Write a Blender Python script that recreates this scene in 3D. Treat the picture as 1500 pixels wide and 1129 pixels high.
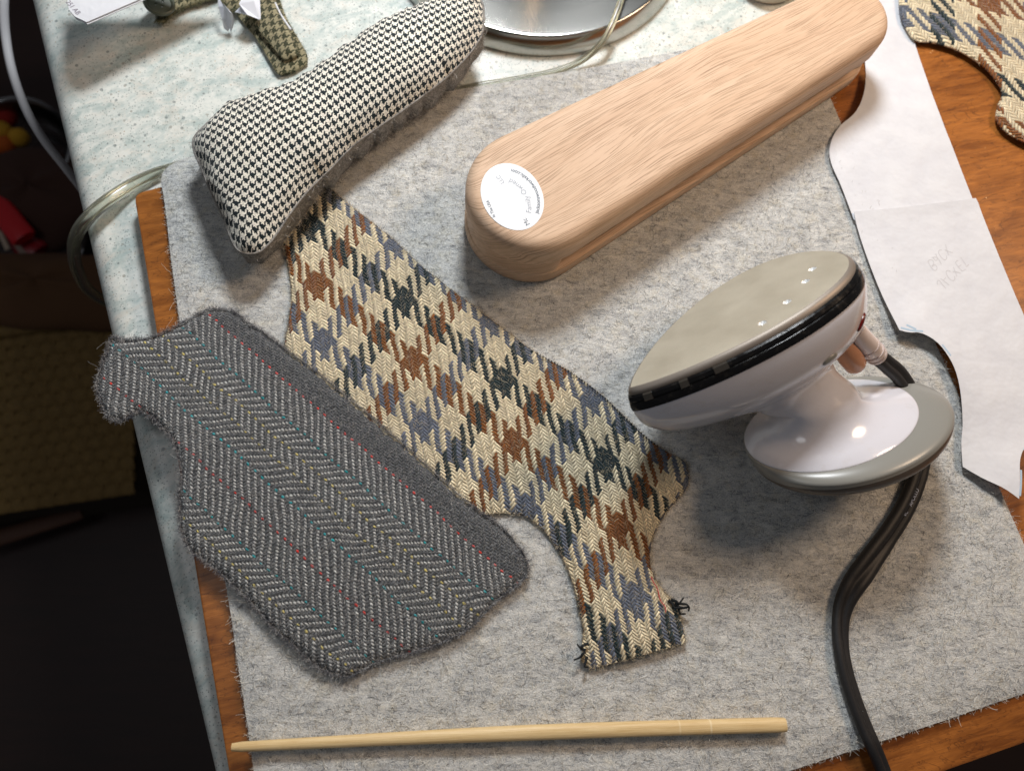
import bpy, math, random
import numpy as np
from mathutils import Matrix, Vector
from mathutils.geometry import delaunay_2d_cdt

# ------------------------------------------------------------------ clear
for o in list(bpy.data.objects): bpy.data.objects.remove(o)
sc = bpy.context.scene
C = sc.collection
U = 0.01                       # everything below is written in centimetres
random.seed(4)
rng = np.random.default_rng(4)

# ------------------------------------------------------------------ levels (cm above the countertop)
ZB, ZM = 1.2, 1.7              # top of the wooden board, top of the felt mat

# ------------------------------------------------------------------ camera
F = 1106.0; TH = math.radians(16.7); CH = 36.0 + ZM
e_ = np.array([.2581, .9661]); e_ /= np.linalg.norm(e_)
upv = np.array([math.sin(TH)*e_[0], math.sin(TH)*e_[1], math.cos(TH)])
Xv = np.array([1, 0, 0]) - upv[0]*upv; Xv /= np.linalg.norm(Xv)
Yv = np.cross(upv, Xv)
RM = np.array([Xv, Yv, upv])
cam_d = bpy.data.cameras.new('camera'); cam = bpy.data.objects.new('camera', cam_d); C.objects.link(cam)
m4 = Matrix.Identity(4)
for i in range(3):
    for j in range(3): m4[i][j] = RM[i, j]
m4[2][3] = CH*U
cam.matrix_world = m4
cam_d.sensor_width = 36; cam_d.lens = F/1500*36
cam_d.clip_start = 0.01; cam_d.clip_end = 20
cam_d.dof.use_dof = True; cam_d.dof.focus_distance = 0.365; cam_d.dof.aperture_fstop = 7.5
sc.camera = cam
sc.render.resolution_x = 1024; sc.render.resolution_y = 770

def at(px, py, z=0.0):
    d = RM @ np.array([(px-750)/F, -(py-564.5)/F, -1.0])
    return np.array([0, 0, CH]) + d*((z-CH)/d[2])

# ------------------------------------------------------------------ world and lamps
w = bpy.data.worlds.new('World'); sc.world = w; w.use_nodes = True
bg = w.node_tree.nodes['Background']; bg.inputs[0].default_value = (.90, .92, 1, 1); bg.inputs[1].default_value = .06
def lamp(name, loc, target, size, power, col, spread=180):
    d = bpy.data.lights.new(name, 'AREA'); d.shape = 'DISK'; d.size = size*U; d.energy = power; d.color = col
    d.spread = math.radians(spread)
    o = bpy.data.objects.new(name, d); C.objects.link(o)
    o.location = Vector(loc)*U
    o.rotation_euler = (Vector(target)-Vector(loc)).to_track_quat('-Z', 'Y').to_euler()
    return o
lamp('desk_lamp_light', (4, 57, 50), (2, -4, 0), 14, 4.3, (.93, .97, 1))
lamp('room_lamp_light', (62, 40, 66), (6, 8, 0), 24, 3.3, (1, .72, .49))
lamp('left_fill_light', (-75, 5, 105), (-5, 8, -10), 45, 1.3, (.93, .96, 1))  # added cool fill, no seen source: lifts the counter's edge and things below
sc.view_settings.view_transform = 'Standard'; sc.view_settings.look = 'None'
sc.view_settings.exposure = 0.0; sc.view_settings.gamma = 1

# ------------------------------------------------------------------ node expressions
def lin(r, g, b):
    f = lambda c: (c/255/12.92) if c/255 <= .04045 else ((c/255+.055)/1.055)**2.4
    return (f(r), f(g), f(b), 1.0)
NT = None
class S:
    def __init__(s, k): s.k = k
    def __add__(a, b): return mth('ADD', a, b)
    def __radd__(a, b): return mth('ADD', b, a)
    def __sub__(a, b): return mth('SUBTRACT', a, b)
    def __rsub__(a, b): return mth('SUBTRACT', b, a)
    def __mul__(a, b): return mth('MULTIPLY', a, b)
    def __rmul__(a, b): return mth('MULTIPLY', b, a)
    def __truediv__(a, b): return mth('DIVIDE', a, b)
def put(sock, v):
    if isinstance(v, S): NT.links.new(v.k, sock)
    else: sock.default_value = v
def node(t, **kw):
    n = NT.nodes.new(t)
    for k, v in kw.items(): setattr(n, k, v)
    return n
def mth(op, *a):
    n = node('ShaderNodeMath', operation=op)
    for i, v in enumerate(a): put(n.inputs[i], v)
    return S(n.outputs[0])
def floor(a): return mth('FLOOR', a)
def fract(a): return mth('FRACT', a)
def fmod(a, b): return mth('FLOORED_MODULO', a, b)
def lt(a, b): return mth('LESS_THAN', a, b)
def gt(a, b): return mth('GREATER_THAN', a, b)
def sin(a): return mth('SINE', a)
def mx(a, b): return mth('MAXIMUM', a, b)
def pw(a, b): return mth('POWER', a, b)
def ab(a): return mth('ABSOLUTE', a)
def ramp(v, a, b, c=0.0, d=1.0, smooth=False):
    n = node('ShaderNodeMapRange', clamp=True)
    if smooth: n.interpolation_type = 'SMOOTHSTEP'
    for i, x in enumerate((v, a, b, c, d)): put(n.inputs[i], x)
    return S(n.outputs[0])
def mix(f, a, b, mode='MIX'):
    n = node('ShaderNodeMix', data_type='RGBA', blend_type=mode)
    put(n.inputs[0], f); put(n.inputs[6], a); put(n.inputs[7], b)
    return S(n.outputs[2])
def fmix(f, a, b): return a + (b-a)*f
def vec(x, y, z=0.0):
    n = node('ShaderNodeCombineXYZ'); put(n.inputs[0], x); put(n.inputs[1], y); put(n.inputs[2], z)
    return S(n.outputs[0])
def xyz(v):
    n = node('ShaderNodeSeparateXYZ'); put(n.inputs[0], v); return [S(n.outputs[i]) for i in range(3)]
def noise(v, scale=1.0, detail=2.0, rough=.5, dist=0.0, color=False):
    n = node('ShaderNodeTexNoise'); put(n.inputs['Vector'], v); n.inputs['Scale'].default_value = scale
    n.inputs['Detail'].default_value = detail; n.inputs['Roughness'].default_value = rough
    n.inputs['Distortion'].default_value = dist
    return S(n.outputs['Color' if color else 'Fac'])
def voro(v, scale=1.0, feature='F1', out='Distance', rnd=1.0):
    n = node('ShaderNodeTexVoronoi', feature=feature); put(n.inputs['Vector'], v); n.inputs['Scale'].default_value = scale
    n.inputs['Randomness'].default_value = rnd
    return S(n.outputs[out])
def white(v):
    n = node('ShaderNodeTexWhiteNoise', noise_dimensions='3D'); put(n.inputs['Vector'], v); return S(n.outputs['Value'])
def objcm():                                   # object coordinates in cm
    n = node('ShaderNodeTexCoord'); m = node('ShaderNodeVectorMath', operation='SCALE')
    NT.links.new(n.outputs['Object'], m.inputs[0]); m.inputs['Scale'].default_value = 100
    return S(m.outputs[0])
def uvcm():
    n = node('ShaderNodeUVMap', uv_map='UVMap'); return S(n.outputs[0])
def rot2(x, y, deg):
    c, s = math.cos(math.radians(deg)), math.sin(math.radians(deg))
    return x*c + y*s, y*c - x*s
def bump(h, dist, strength=1.0, prev=None):
    n = node('ShaderNodeBump'); put(n.inputs['Height'], h); n.inputs['Distance'].default_value = dist
    n.inputs['Strength'].default_value = strength
    if prev: put(n.inputs['Normal'], prev)
    return S(n.outputs[0])
def material(name, fn):
    global NT
    m = bpy.data.materials.new(name); m.use_nodes = True; NT = m.node_tree
    b = NT.nodes['Principled BSDF']; fn(b, b.inputs)
    return m
def plain(name, col, rough=.5, metal=0.0, spec=.5, **kw):
    def fn(b, I):
        I['Base Color'].default_value = col; I['Roughness'].default_value = rough; I['Metallic'].default_value = metal
        I['Specular IOR Level'].default_value = spec
        for k, v in kw.items(): I[k.replace('_', ' ')].default_value = v
    return material(name, fn)

# ------------------------------------------------------------------ woven cloth
def weave(u, v, sdir, wcol, fcol, fuzz=.35, key=0.0, gap=None, N=2):
    """N/N twill of warp threads (numbered along u) and weft threads (numbered along v)."""
    i, j = floor(u), floor(v); fu, fv = fract(u), fract(v)
    sd = sdir(i) if callable(sdir) else sdir
    k = fmod(i*sd + j, 2.0*N)
    on = lt(k, N-.5)                                   # warp on top
    across = fmix(on, fv, fu) * 2.0 - 1.0             # position across the thread that shows
    along_w = k + fv
    if callable(sdir) or isinstance(sd, S): fuu = fmix(gt(sd, 0.0), 1.0-fu, fu)
    else: fuu = fu if sd > 0 else 1.0-fu
    along_f = k - float(N) + fuu
    along = fmix(on, along_f, along_w)
    arc = sin(along*(math.pi/N))
    prof = mth('SQRT', mx(1.0 - across*across*.92, 0.02))
    h = prof*(.45 + .55*mx(arc, 0.0))
    ply = sin((fmix(on, v, u)*0.0 + fmix(on, u, v)*5.0 + across*2.2 + key)*1.0)
    nz = noise(vec(u*2.3, v*2.3, key), 1.0, 3.0, .75)
    nw = noise(vec(u*4.0, v*.9, key+3), 1.0, 2.0, .6); nf = noise(vec(u*.9, v*4.0, key+7), 1.0, 2.0, .6)
    ns = fmix(on, nf, nw)
    if gap is None: col = mix(on, fcol(j), wcol(i))
    else:                                             # the warp float dives early, the weft shows round its ends
        seen = ramp(arc*1.15 - across*across*.75 + (nz-.5)*1.3, gap, gap+.3)
        col = mix(mth('MULTIPLY', on, seen), fcol(j), wcol(i))
    var = ramp(ns*.6 + nz*.4, .3, .7, 1.0-fuzz, 1.0+fuzz) * ramp(white(vec(i*on, j*(1.0-on), floor(along*(1.0/N)))), 0, 1, .78, 1.12)
    col = mix(1.0, col, vec(var, var, var), 'MULTIPLY')
    h = h + ns*.25 + nz*.15
    return col, h
def stripes(names, cols, width):
    """colour of thread number i for a repeating order of stripes, `width` threads each"""
    n = len(cols)
    def f(i):
        s = floor(fmod(i, float(n*width))/width)
        c = cols[0]
        for q in range(1, n): c = mix(gt(s, q-.5), c, cols[q])
        return c
    return f
def dual(ax, ay, bx, by, x, y, ox, oy):
    d = ax*by - ay*bx
    X, Y = x-ox, y-oy
    return (X*(by/d) - Y*(bx/d)), (Y*(ax/d) - X*(ay/d))

CR, BR, NV, BL = lin(252, 236, 200), lin(142, 86, 36), lin(30, 50, 53), lin(108, 116, 132)
def plaid_mat(name, rotdeg, ox, oy, scale=1.0):
    def fn(b, I):
        x, y, _ = xyz(uvcm())
        wob = noise(vec(x, y, 0.0), .7, 1.0, .5); wob2 = noise(vec(x, y, 9.0), .7, 1.0, .5)
        j1 = noise(vec(x*7, y*7, 3.0), 1.0, 2.0, .6, color=True); j1 = xyz(j1)
        x = x + (wob-.5)*.35 + (j1[0]-.5)*.07; y = y + (wob2-.5)*.35 + (j1[1]-.5)*.07
        a0, b0 = math.radians(-39+rotdeg), math.radians(-121+rotdeg)
        ax, ay, bx, by = [q*.1187*scale for q in (math.cos(a0), math.sin(a0), math.cos(b0), math.sin(b0))]
        u, v = dual(ax, ay, bx, by, x, y, ox, oy)
        u = u + 22.5; v = v + 22.5                      # the spot (ox, oy) is the middle of a brown x brown square
        st = stripes(0, [CR, NV, CR, BR, CR, BL], 9)
        sh = lambda i: st(i + 9.0)                      # threads 18..26 -> brown
        col, h = weave(u, v, -1.0, sh, sh, .34, N=3)
        edge = noise(vec(x*9, y*9, 0.0), 1.0, 3.0, .8)
        fl_ = noise(vec(x*24, y*24, 5.0), 1.0, 2.0, .8); col = mix(ramp(fl_, .56, .74, 0, .18), col, lin(205, 204, 206))
        col = mix(ramp(edge, .52, .8, 0, .12), col, lin(150, 146, 140))
        put(I['Base Color'], col); I['Roughness'].default_value = .95; I['Specular IOR Level'].default_value = .12
        I['Sheen Weight'].default_value = .25; I['Sheen Roughness'].default_value = .5
        put(I['Normal'], bump(h, .0017, 1.0))
    return material(name, fn)
def check_mat(name, light, dark, adeg, bdeg, thread, ox=0, oy=0, bdist=.0002):
    def fn(b, I):
        x, y, _ = xyz(uvcm())
        wob = noise(vec(x, y, 0.0), .35, 1.0, .5); wob2 = noise(vec(x, y, 9.0), .35, 1.0, .5)
        x = x + (wob-.5)*.45; y = y + (wob2-.5)*.45
        a0, b0 = math.radians(adeg), math.radians(bdeg)
        ax, ay, bx, by = [q*thread for q in (math.cos(a0), math.sin(a0), math.cos(b0), math.sin(b0))]
        u, v = dual(ax, ay, bx, by, x, y, ox, oy)
        st = stripes(0, [light, dark], 4)
        col, h = weave(u, v, -1.0, st, st, .22)
        put(I['Base Color'], col); I['Roughness'].default_value = .95; I['Specular IOR Level'].default_value = .1
        I['Sheen Weight'].default_value = .15
        put(I['Normal'], bump(h, bdist, 1.0))
    return material(name, fn)
RED, TEAL, YEL = lin(236, 72, 60), lin(20, 170, 178), lin(226, 208, 120)
WG, DG, SV = lin(208, 208, 204), lin(88, 91, 92), lin(82, 85, 88)
def herringbone_mat(name, deg, ox, oy):
    def fn(b, I):
        x, y, _ = xyz(uvcm())
        wob = noise(vec(x, y, 0.0), .5, 1.0, .5); wob2 = noise(vec(x, y, 9.0), .5, 1.0, .5)
        j1 = noise(vec(x*7, y*7, 3.0), 1.0, 2.0, .6, color=True); j1 = xyz(j1)
        x = x + (wob-.5)*.4 + (j1[0]-.5)*.08; y = y + (wob2-.5)*.4 + (j1[1]-.5)*.08
        X, Y = rot2(x-ox, y-oy, deg)                    # X along the stripes, Y to their left
        t = .112
        u, v = (0.0 - Y)/t, X/t                         # warp number counts away from the red line
        i = floor(u)
        def warp(i):
            m = fmod(i, 48.0)
            c = mix(mth('MULTIPLY', gt(i, .5), gt(fmod(i, 1000.0), -1.0)), SV, WG)
            c = mix(lt(i, -.5), c, SV)
            for pos, cc in ((0, RED), (12, TEAL), (20, YEL), (27, YEL), (36, TEAL)):
                e = mth('MULTIPLY', gt(m, pos-.5), lt(m, pos+.5)); e = mth('MULTIPLY', e, gt(i, -1.5))
                c = mix(e, c, cc)
            return c
        sd = lambda i: (mth('MULTIPLY', gt(fmod(i, 48.0), 11.5), lt(fmod(i, 48.0), 19.5)) + mth('MULTIPLY', gt(fmod(i, 48.0), 26.5), lt(fmod(i, 48.0), 35.5)))*2.0 - 1.0
        fc = lambda j: DG
        col, h = weave(u, v, sd, warp, fc, .46, gap=.36)
        nz = noise(vec(x*7, y*7, 2.0), 1.0, 3.0, .8)
        col = mix(ramp(nz, .42, .70, 0, .62), col, lin(124, 125, 130))
        put(I['Base Color'], col); I['Roughness'].default_value = .95; I['Specular IOR Level'].default_value = .1
        I['Sheen Weight'].default_value = .25
        put(I['Normal'], bump(h, .0010, 1.0))
    return material(name, fn)

def felt_fn(b, I):
    x, y, z = xyz(uvcm())
    blotch = noise(vec(x*.9, y*1.7, 0.0), 1.0, 4.0, .62)
    strk = noise(vec(x*1.4, y*4.2, 5.0), 1.0, 3.0, .6, 1.2)
    fib = None
    for k, dg in enumerate((12, 67, 128, 165)):
        X, Y = rot2(x, y, dg)
        n = noise(vec(X*4.5, Y*26.0, k*11.0), 1.0, 2.0, .6, 1.0)
        fib = n if fib is None else mth('MINIMUM', fib, n)
    fine = noise(vec(x*13, y*15, 1.0), 1.0, 4.0, .85)
    t = blotch*.20 + strk*.26 + fine*.54
    base = mix(ramp(t, .40, .60, 0, 1), lin(168, 171, 174), lin(249, 247, 240))
    dk = ramp(fib + (blotch-.5)*.25 + (strk-.5)*.35, .335, .24, 0, .85)
    col = mix(dk, base, lin(82, 84, 92))
    tan = noise(vec(x*1.3, y*1.3, 30.0), 1.0, 2.0, .6)
    col = mix(ramp(tan, .52, .72, 0, .4), col, mix(1.0, col, lin(246, 236, 214), 'MULTIPLY'))
    put(I['Base Color'], col); I['Roughness'].default_value = 1; I['Specular IOR Level'].default_value = .05
    I['Sheen Weight'].default_value = .2
    put(I['Normal'], bump(fine*.6 + strk*.6 + fib, .0009, .9))
FELT = material('grey_felt', felt_fn)
def dwool_fn(b, I):
    x, y, z = xyz(objcm())
    n = noise(vec(x*9, y*9, z*9), 1.0, 4.0, .8); m = noise(vec(x*2, y*2, z*2), 1.0, 2.0, .6)
    put(I['Base Color'], mix(ramp(n*.7+m*.3, .35, .65), lin(96, 94, 94), lin(196, 190, 182)))
    I['Roughness'].default_value = 1; I['Specular IOR Level'].default_value = .05
    put(I['Normal'], bump(n, .0012, 1.0))
DWOOL = material('dark_grey_wool', dwool_fn)
def fibre_mat(name, a, b_):
    def fn(b, I):
        h = node('ShaderNodeHairInfo'); r = S(h.outputs['Random'])
        put(I['Base Color'], mix(r, a, b_)); I['Roughness'].default_value = .7; I['Specular IOR Level'].default_value = .3
    return material(name, fn)

def counter_fn(b, I):
    x, y, z = xyz(objcm())
    X, Y = rot2(x, y, 28)
    p = vec(X*.30, Y*.55, 0.0)
    big = noise(p, 1.0, 5.0, .62, 1.6)
    mid = noise(vec(X*1.3, Y*2.0, 4.0), 1.0, 6.0, .78, .8)
    fine = noise(vec(x*7, y*7, 2.0), 1.0, 3.0, .75)
    col = mix(ramp(big*.55+mid*.45, .40, .56), lin(172, 187, 183), lin(222, 224, 217))
    col = mix(ramp(noise(vec(X*.5, Y*.9, 12.0), 1.0, 4.0, .6, 1.0), .50, .66, 0, .55), col, lin(220, 211, 198))
    col = mix(ramp(mid, .56, .68, 0, .6), col, lin(234, 235, 229))
    g = mth('MULTIPLY', ramp(noise(vec(x*2.6, y*2.6, 8.0), 1.0, 3.0, .65, .5), .58, .70), .55)
    col = mix(g, col, lin(148, 166, 162))
    rr = voro(vec(x*3.2, y*3.2, z), 1.0); rc = voro(vec(x*3.2, y*3.2, z), 1.0, out='Color')
    r1 = xyz(rc)
    patch = ramp(noise(vec(x*.45, y*.45, 3.0), 1.0, 3.0, .6), .42, .6)
    spk = mth('MULTIPLY', lt(rr, r1[0]*.30), gt(r1[1] + patch*.40, .60))
    col = mix(mth('MULTIPLY', spk, .72), col, mix(r1[2], lin(96, 110, 110), lin(146, 142, 130)))
    r2 = voro(vec(x*9, y*9, z), 1.0); c2 = xyz(voro(vec(x*9, y*9, z), 1.0, out='Color'))
    sp2 = mth('MULTIPLY', lt(r2, .30), gt(c2[0] + patch*.25, .74))
    col = mix(mth('MULTIPLY', sp2, .7), col, lin(98, 108, 106))
    sp3 = mth('MULTIPLY', lt(r2, .3), gt(c2[1], .985)); col = mix(mth('MULTIPLY', sp3, .7), col, lin(178, 140, 84))
    col = mix(ramp(fine, .35, .7, 0, .2), col, lin(240, 240, 236))
    put(I['Base Color'], col); put(I['Roughness'], ramp(fine, .3, .7, .28, .40)); I['Specular IOR Level'].default_value = .5
    put(I['Normal'], bump(fine*.4 + spk*-.5, .00015, .4))
COUNTER = material('speckled_laminate', counter_fn)

def board_fn(b, I):
    x, y, z = xyz(objcm())
    X, Y = rot2(x, y, 14)
    g = noise(vec(X*.35, Y*3.0, z), 1.0, 5.0, .65, 1.2); f = noise(vec(X*1.5, Y*16, z*4), 1.0, 3.0, .7)
    big = noise(vec(X*.18, Y*.5, z), 1.0, 3.0, .6, 1.5)
    col = mix(ramp(g*.5+big*.5, .36, .62), lin(122, 68, 24), lin(184, 114, 50))
    col = mix(ramp(f, .45, .7, 0, .3), col, lin(98, 54, 20))
    crk = ramp(ab(noise(vec(X*.25, Y*.8, 5.0), 1.0, 3.0, .6, 2.0)-.5), 0, .012, .6, 0)
    col = mix(crk, col, lin(70, 38, 20))
    sc1 = noise(vec(X*.8, Y*1.1, 7.0), 1.0, 4.0, .7)
    col = mix(ramp(sc1, .60, .75, 0, .45), col, lin(218, 142, 70))
    spots = voro(vec(x*.9, y*.9, 0.0), 1.0); col = mix(lt(spots, .035), col, lin(232, 190, 140))
    put(I['Base Color'], col); put(I['Roughness'], ramp(f, .3, .7, .32, .5)); I['Coat Weight'].default_value = .15
    put(I['Normal'], bump(f*.5+g*.5, .0002, .5))
BOARD = material('orange_brown_wood', board_fn)

def oak_fn(b, I):
    x, y, z = xyz(objcm())
    wob = noise(vec(x*.08, y*.35, z*.35), 1.0, 2.0, .5)
    yy = y + (wob-.5)*1.6; zz = z
    ring = noise(vec(x*.05, yy*1.6, zz*1.6), 1.0, 3.0, .6)
    dens = noise(vec(x*.05, yy*1.3, zz*1.3+4), 1.0, 2.0, .6)
    col = mix(ramp(ring, .35, .65), lin(210, 176, 147), lin(222, 191, 163))
    pk = None
    t0 = yy + zz*.9 + (noise(vec(x*.08, yy*.35, zz*.35), 1.0, 0.0, .5)-.5)*.7
    for q, (wd, ln, pr) in enumerate(((.115, 2.9, .42), (.078, 1.7, .48), (.17, 4.6, .5))):
        tq = t0*(1/wd) + q*37.0; jr = floor(tq); r0 = white(vec(jr, q*3.0, 1.0))
        xq = x*(1/ln) + r0*17.0; cx_ = floor(xq); fx_ = fract(xq); h_ = white(vec(jr, cx_, q+5.0)); h2 = white(vec(jr, cx_, q+9.0))
        on_ = gt(h_ + (dens-.5)*.5, pr)
        body = ramp(fx_, .02, .18)*ramp(fx_, .45+.5*0, .95, 1, 0)
        cr = ramp(ab(fract(tq)-.5+(h2-.5)*.35), .07, .20, 1, 0)
        L_ = mth('MULTIPLY', on_, mth('MULTIPLY', body, cr)) * (.5 + h2*.5)
        pk = L_ if pk is None else mx(pk, L_)
    col = mix(mth('MULTIPLY', pk, .75), col, lin(134, 104, 80))
    pore2 = noise(vec(x*1.2, yy*22, zz*22), 1.0, 2.0, .6)
    col = mix(ramp(pore2, .56, .72, 0, .35), col, lin(180, 146, 118))
    endg = ramp(x + ab(y)*.35, -13.4, -14.3); endg = mth('MULTIPLY', endg, ramp(z, 3.75, 3.3))
    eg = noise(vec(x*14, y*14, z*5), 1.0, 2.0, .7)
    col = mix(endg*.65, col, mix(ramp(eg, .4, .6), lin(166, 132, 104), lin(206, 174, 142)))
    lin_ = ramp(ab(z-3.35), 0, .10, .55, 0); col = mix(mth('MULTIPLY', lin_, endg), col, lin(120, 88, 62))
    fleck = noise(vec(x*.9, yy*3.0, zz*9), 1.0, 2.0, .6); col = mix(ramp(fleck, .62, .75, 0, .25), col, lin(232, 206, 178))
    big = noise(vec(x*.2, y*.2, z*.6), 1.0, 2.0, .5); col = mix(ramp(big, .35, .65, 0, .25), col, lin(206, 172, 138))
    put(I['Base Color'], col); I['Roughness'].default_value = .62; I['Specular IOR Level'].default_value = .3
    put(I['Normal'], bump(0.0-pk, .00012, .6))
OAK = material('pale_oak', oak_fn)
def bamboo_fn(b, I):
    x, y, z = xyz(objcm())
    f = noise(vec(x*.7, y*30, z*30), 1.0, 3.0, .7); g = noise(vec(x*.2, y*6, z*6), 1.0, 2.0, .5)
    col = mix(ramp(f*.6+g*.4, .35, .65), lin(206, 172, 116), lin(238, 212, 162))
    nd = ramp(ab(x-8.6), 0, .06, .7, 0) + ramp(ab(x-7.2), 0, .05, .5, 0)
    col = mix(mth('MINIMUM', nd, .8), col, lin(246, 228, 190))
    put(I['Base Color'], col); I['Roughness'].default_value = .45
    put(I['Normal'], bump(f, .00015, .8))
BAMBOO = material('bamboo', bamboo_fn)
def paper_fn(b, I):
    x, y, _ = xyz(uvcm())
    n = noise(vec(x, y, 0.0), .6, 3.0, .6); f = noise(vec(x*12, y*12, 0.0), 1.0, 3.0, .7)
    put(I['Base Color'], mix(ramp(n, .35, .65), lin(216, 217, 222), lin(224, 225, 229))); I['Roughness'].default_value = .8
    I['Specular IOR Level'].default_value = .2
    I['Subsurface Weight'].default_value = 0
    put(I['Normal'], bump(f, .00008, .5, bump(n, .002, .5)))
PAPER = material('white_paper', paper_fn)
def steel_fn(b, I):
    x, y, z = xyz(objcm())
    r = mth('SQRT', x*x + y*y)
    n = noise(vec(r*28, z*28, 0.0), 1.0, 3.0, .7)
    I['Base Color'].default_value = (.46, .45, .42, 1); I['Metallic'].default_value = 1
    put(I['Roughness'], ramp(n, .3, .7, .17, .21)); I['Anisotropic'].default_value = .4
    put(I['Normal'], bump(n, .00003, .4))
STEEL = material('brushed_steel', steel_fn)
def sole_fn(b, I):
    x, y, z = xyz(objcm())
    n = noise(vec(x*1.2, y*60, z*60), 1.0, 2.0, .6); s = noise(vec(x*30, y*30, z*30), 1.0, 2.0, .7); w_ = noise(vec(x*.5, y*.5, z*.5), 1.0, 3.0, .6)
    put(I['Base Color'], mix(ramp(s*.4+w_*.6, .35, .65), lin(176, 168, 150), lin(194, 186, 168))); I['Metallic'].default_value = .25
    put(I['Roughness'], ramp(w_, .3, .7, .5, .6))
    put(I['Normal'], bump(s, .00006, .5))
SOLE = material('satin_grey_soleplate', sole_fn)
def wpla_fn(b, I):
    x, y, z = xyz(objcm()); n = noise(vec(x*1.3, y*1.3, z*1.3), 1.0, 4.0, .7); s_ = noise(vec(x*1.1, y*9, z*9), 1.0, 3.0, .7)
    put(I['Base Color'], mix(ramp(n, .55, .75, 0, .35), lin(214, 213, 220), lin(196, 190, 186)))
    put(I['Roughness'], ramp(n*.6+s_*.4, .40, .65, .08, .26)); I['Coat Weight'].default_value = .5; I['Coat Roughness'].default_value = .05
    put(I['Normal'], bump(n, .0003, .25))
WPLA = material('glossy_white_plastic', wpla_fn)
GPLA = plain('satin_grey_plastic', lin(138, 137, 131), .30)
def bpla_fn(b, I):
    x, y, z = xyz(objcm()); n = noise(vec(x*3, y*3, z*3), 1.0, 3.0, .7)
    put(I['Base Color'], mix(ramp(n, .55, .7, 0, .6), lin(16, 15, 15), lin(44, 40, 36))); put(I['Roughness'], ramp(n, .3, .7, .10, .3))
BPLA = material('glossy_black_plastic', bpla_fn)
SMOKE = plain('smoky_grey_plastic', lin(58, 54, 49), .15)
def rub_fn(b, I):
    x, y, z = xyz(objcm()); n = noise(vec(x*8, y*8, z*8), 1.0, 3.0, .7)
    put(I['Base Color'], mix(n, lin(20, 20, 22), lin(40, 38, 38))); I['Roughness'].default_value = .55
    put(I['Normal'], bump(n, .0002, .4))
RUBBER = material('black_cord_rubber', rub_fn)
def clear_fn(b, I):
    I['Base Color'].default_value = lin(236, 236, 220); I['Transmission Weight'].default_value = .92
    I['Roughness'].default_value = .18; I['IOR'].default_value = 1.45
CLEAR = material('clear_cord_plastic', clear_fn)
def tub_fn(b, I):
    b2 = node('ShaderNodeBsdfTransparent'); b2.inputs[0].default_value = (.9, .9, .9, 1)
    g = node('ShaderNodeBsdfGlossy'); g.inputs['Roughness'].default_value = .12
    fr = node('ShaderNodeFresnel'); fr.inputs[0].default_value = 1.5
    ms = node('ShaderNodeMixShader'); NT.links.new(fr.outputs[0], ms.inputs[0]); NT.links.new(b2.outputs[0], ms.inputs[1]); NT.links.new(g.outputs[0], ms.inputs[2])
    NT.links.new(ms.outputs[0], NT.nodes['Material Output'].inputs[0])
TUB = material('clear_tub_plastic', tub_fn)
WIRE = plain('tinned_wire', (.62, .60, .50, 1), .3, 1.0)
WCAB = plain('white_cable_plastic', lin(200, 198, 200), .4)
INKL = plain('pale_grey_ink', lin(160, 166, 176), .8)
INKM = plain('mid_grey_ink', lin(104, 114, 126), .8)
PENC = plain('pencil_line', lin(204, 203, 206), .8)
PENB = plain('blue_pencil_line', lin(176, 198, 216), .8)
INKW = plain('white_ink', lin(190, 200, 225), .7)
STICK = plain('white_sticker_film', lin(226, 227, 229), .5)
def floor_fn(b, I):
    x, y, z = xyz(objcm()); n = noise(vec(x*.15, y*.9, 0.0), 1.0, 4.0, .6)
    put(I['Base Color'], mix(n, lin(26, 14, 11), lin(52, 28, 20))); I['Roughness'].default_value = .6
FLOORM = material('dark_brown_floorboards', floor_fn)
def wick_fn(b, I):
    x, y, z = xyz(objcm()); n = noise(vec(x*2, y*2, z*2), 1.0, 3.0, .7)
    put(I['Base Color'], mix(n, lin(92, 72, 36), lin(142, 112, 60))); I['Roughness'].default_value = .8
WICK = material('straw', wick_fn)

# ------------------------------------------------------------------ object helpers
def tag(o, label=None, cat=None, group=None, kind=None):
    if label: o['label'] = label
    if cat: o['category'] = cat
    if group: o['group'] = group
    if kind: o['kind'] = kind
    return o
def thing(name, base, label, cat, group=None, rz=0.0):
    o = bpy.data.objects.new(name, None); C.objects.link(o)
    o.location = Vector([float(q)*U for q in base]); o.rotation_euler = (0, 0, rz); o.empty_display_size = .02
    return tag(o, label, cat, group)
def build(name, V, Fc, mat, parent=None, local=False, smooth=True, auto=None, origin=None, uv=True):
    """V in cm. World coordinates unless local; the object sits at its parent's base (or at `origin`)."""
    V = np.asarray(V, float)
    me = bpy.data.meshes.new(name)
    W = V.copy()
    if not local:
        if parent is not None: o0 = np.array(parent.location)/U
        else: o0 = np.array(origin if origin is not None else [V[:, 0].mean(), V[:, 1].mean(), V[:, 2].min()])
        V = V - o0
    me.from_pydata((V*U).tolist(), [], [list(map(int, f)) for f in Fc])
    if uv:
        ul = me.uv_layers.new(name='UVMap')
        li = np.empty(len(me.loops), dtype=np.int32); me.loops.foreach_get('vertex_index', li)
        ul.data.foreach_set('uv', W[li][:, :2].astype(np.float32).ravel())
    me.materials.append(mat)
    if smooth: me.polygons.foreach_set('use_smooth', [True]*len(me.polygons))
    me.validate(); me.update()
    if auto: me.set_sharp_from_angle(angle=math.radians(auto))
    o = bpy.data.objects.new(name, me); C.objects.link(o)
    if parent is not None: o.parent = parent
    elif not local: o.location = Vector([float(q)*U for q in o0])
    return o
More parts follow.
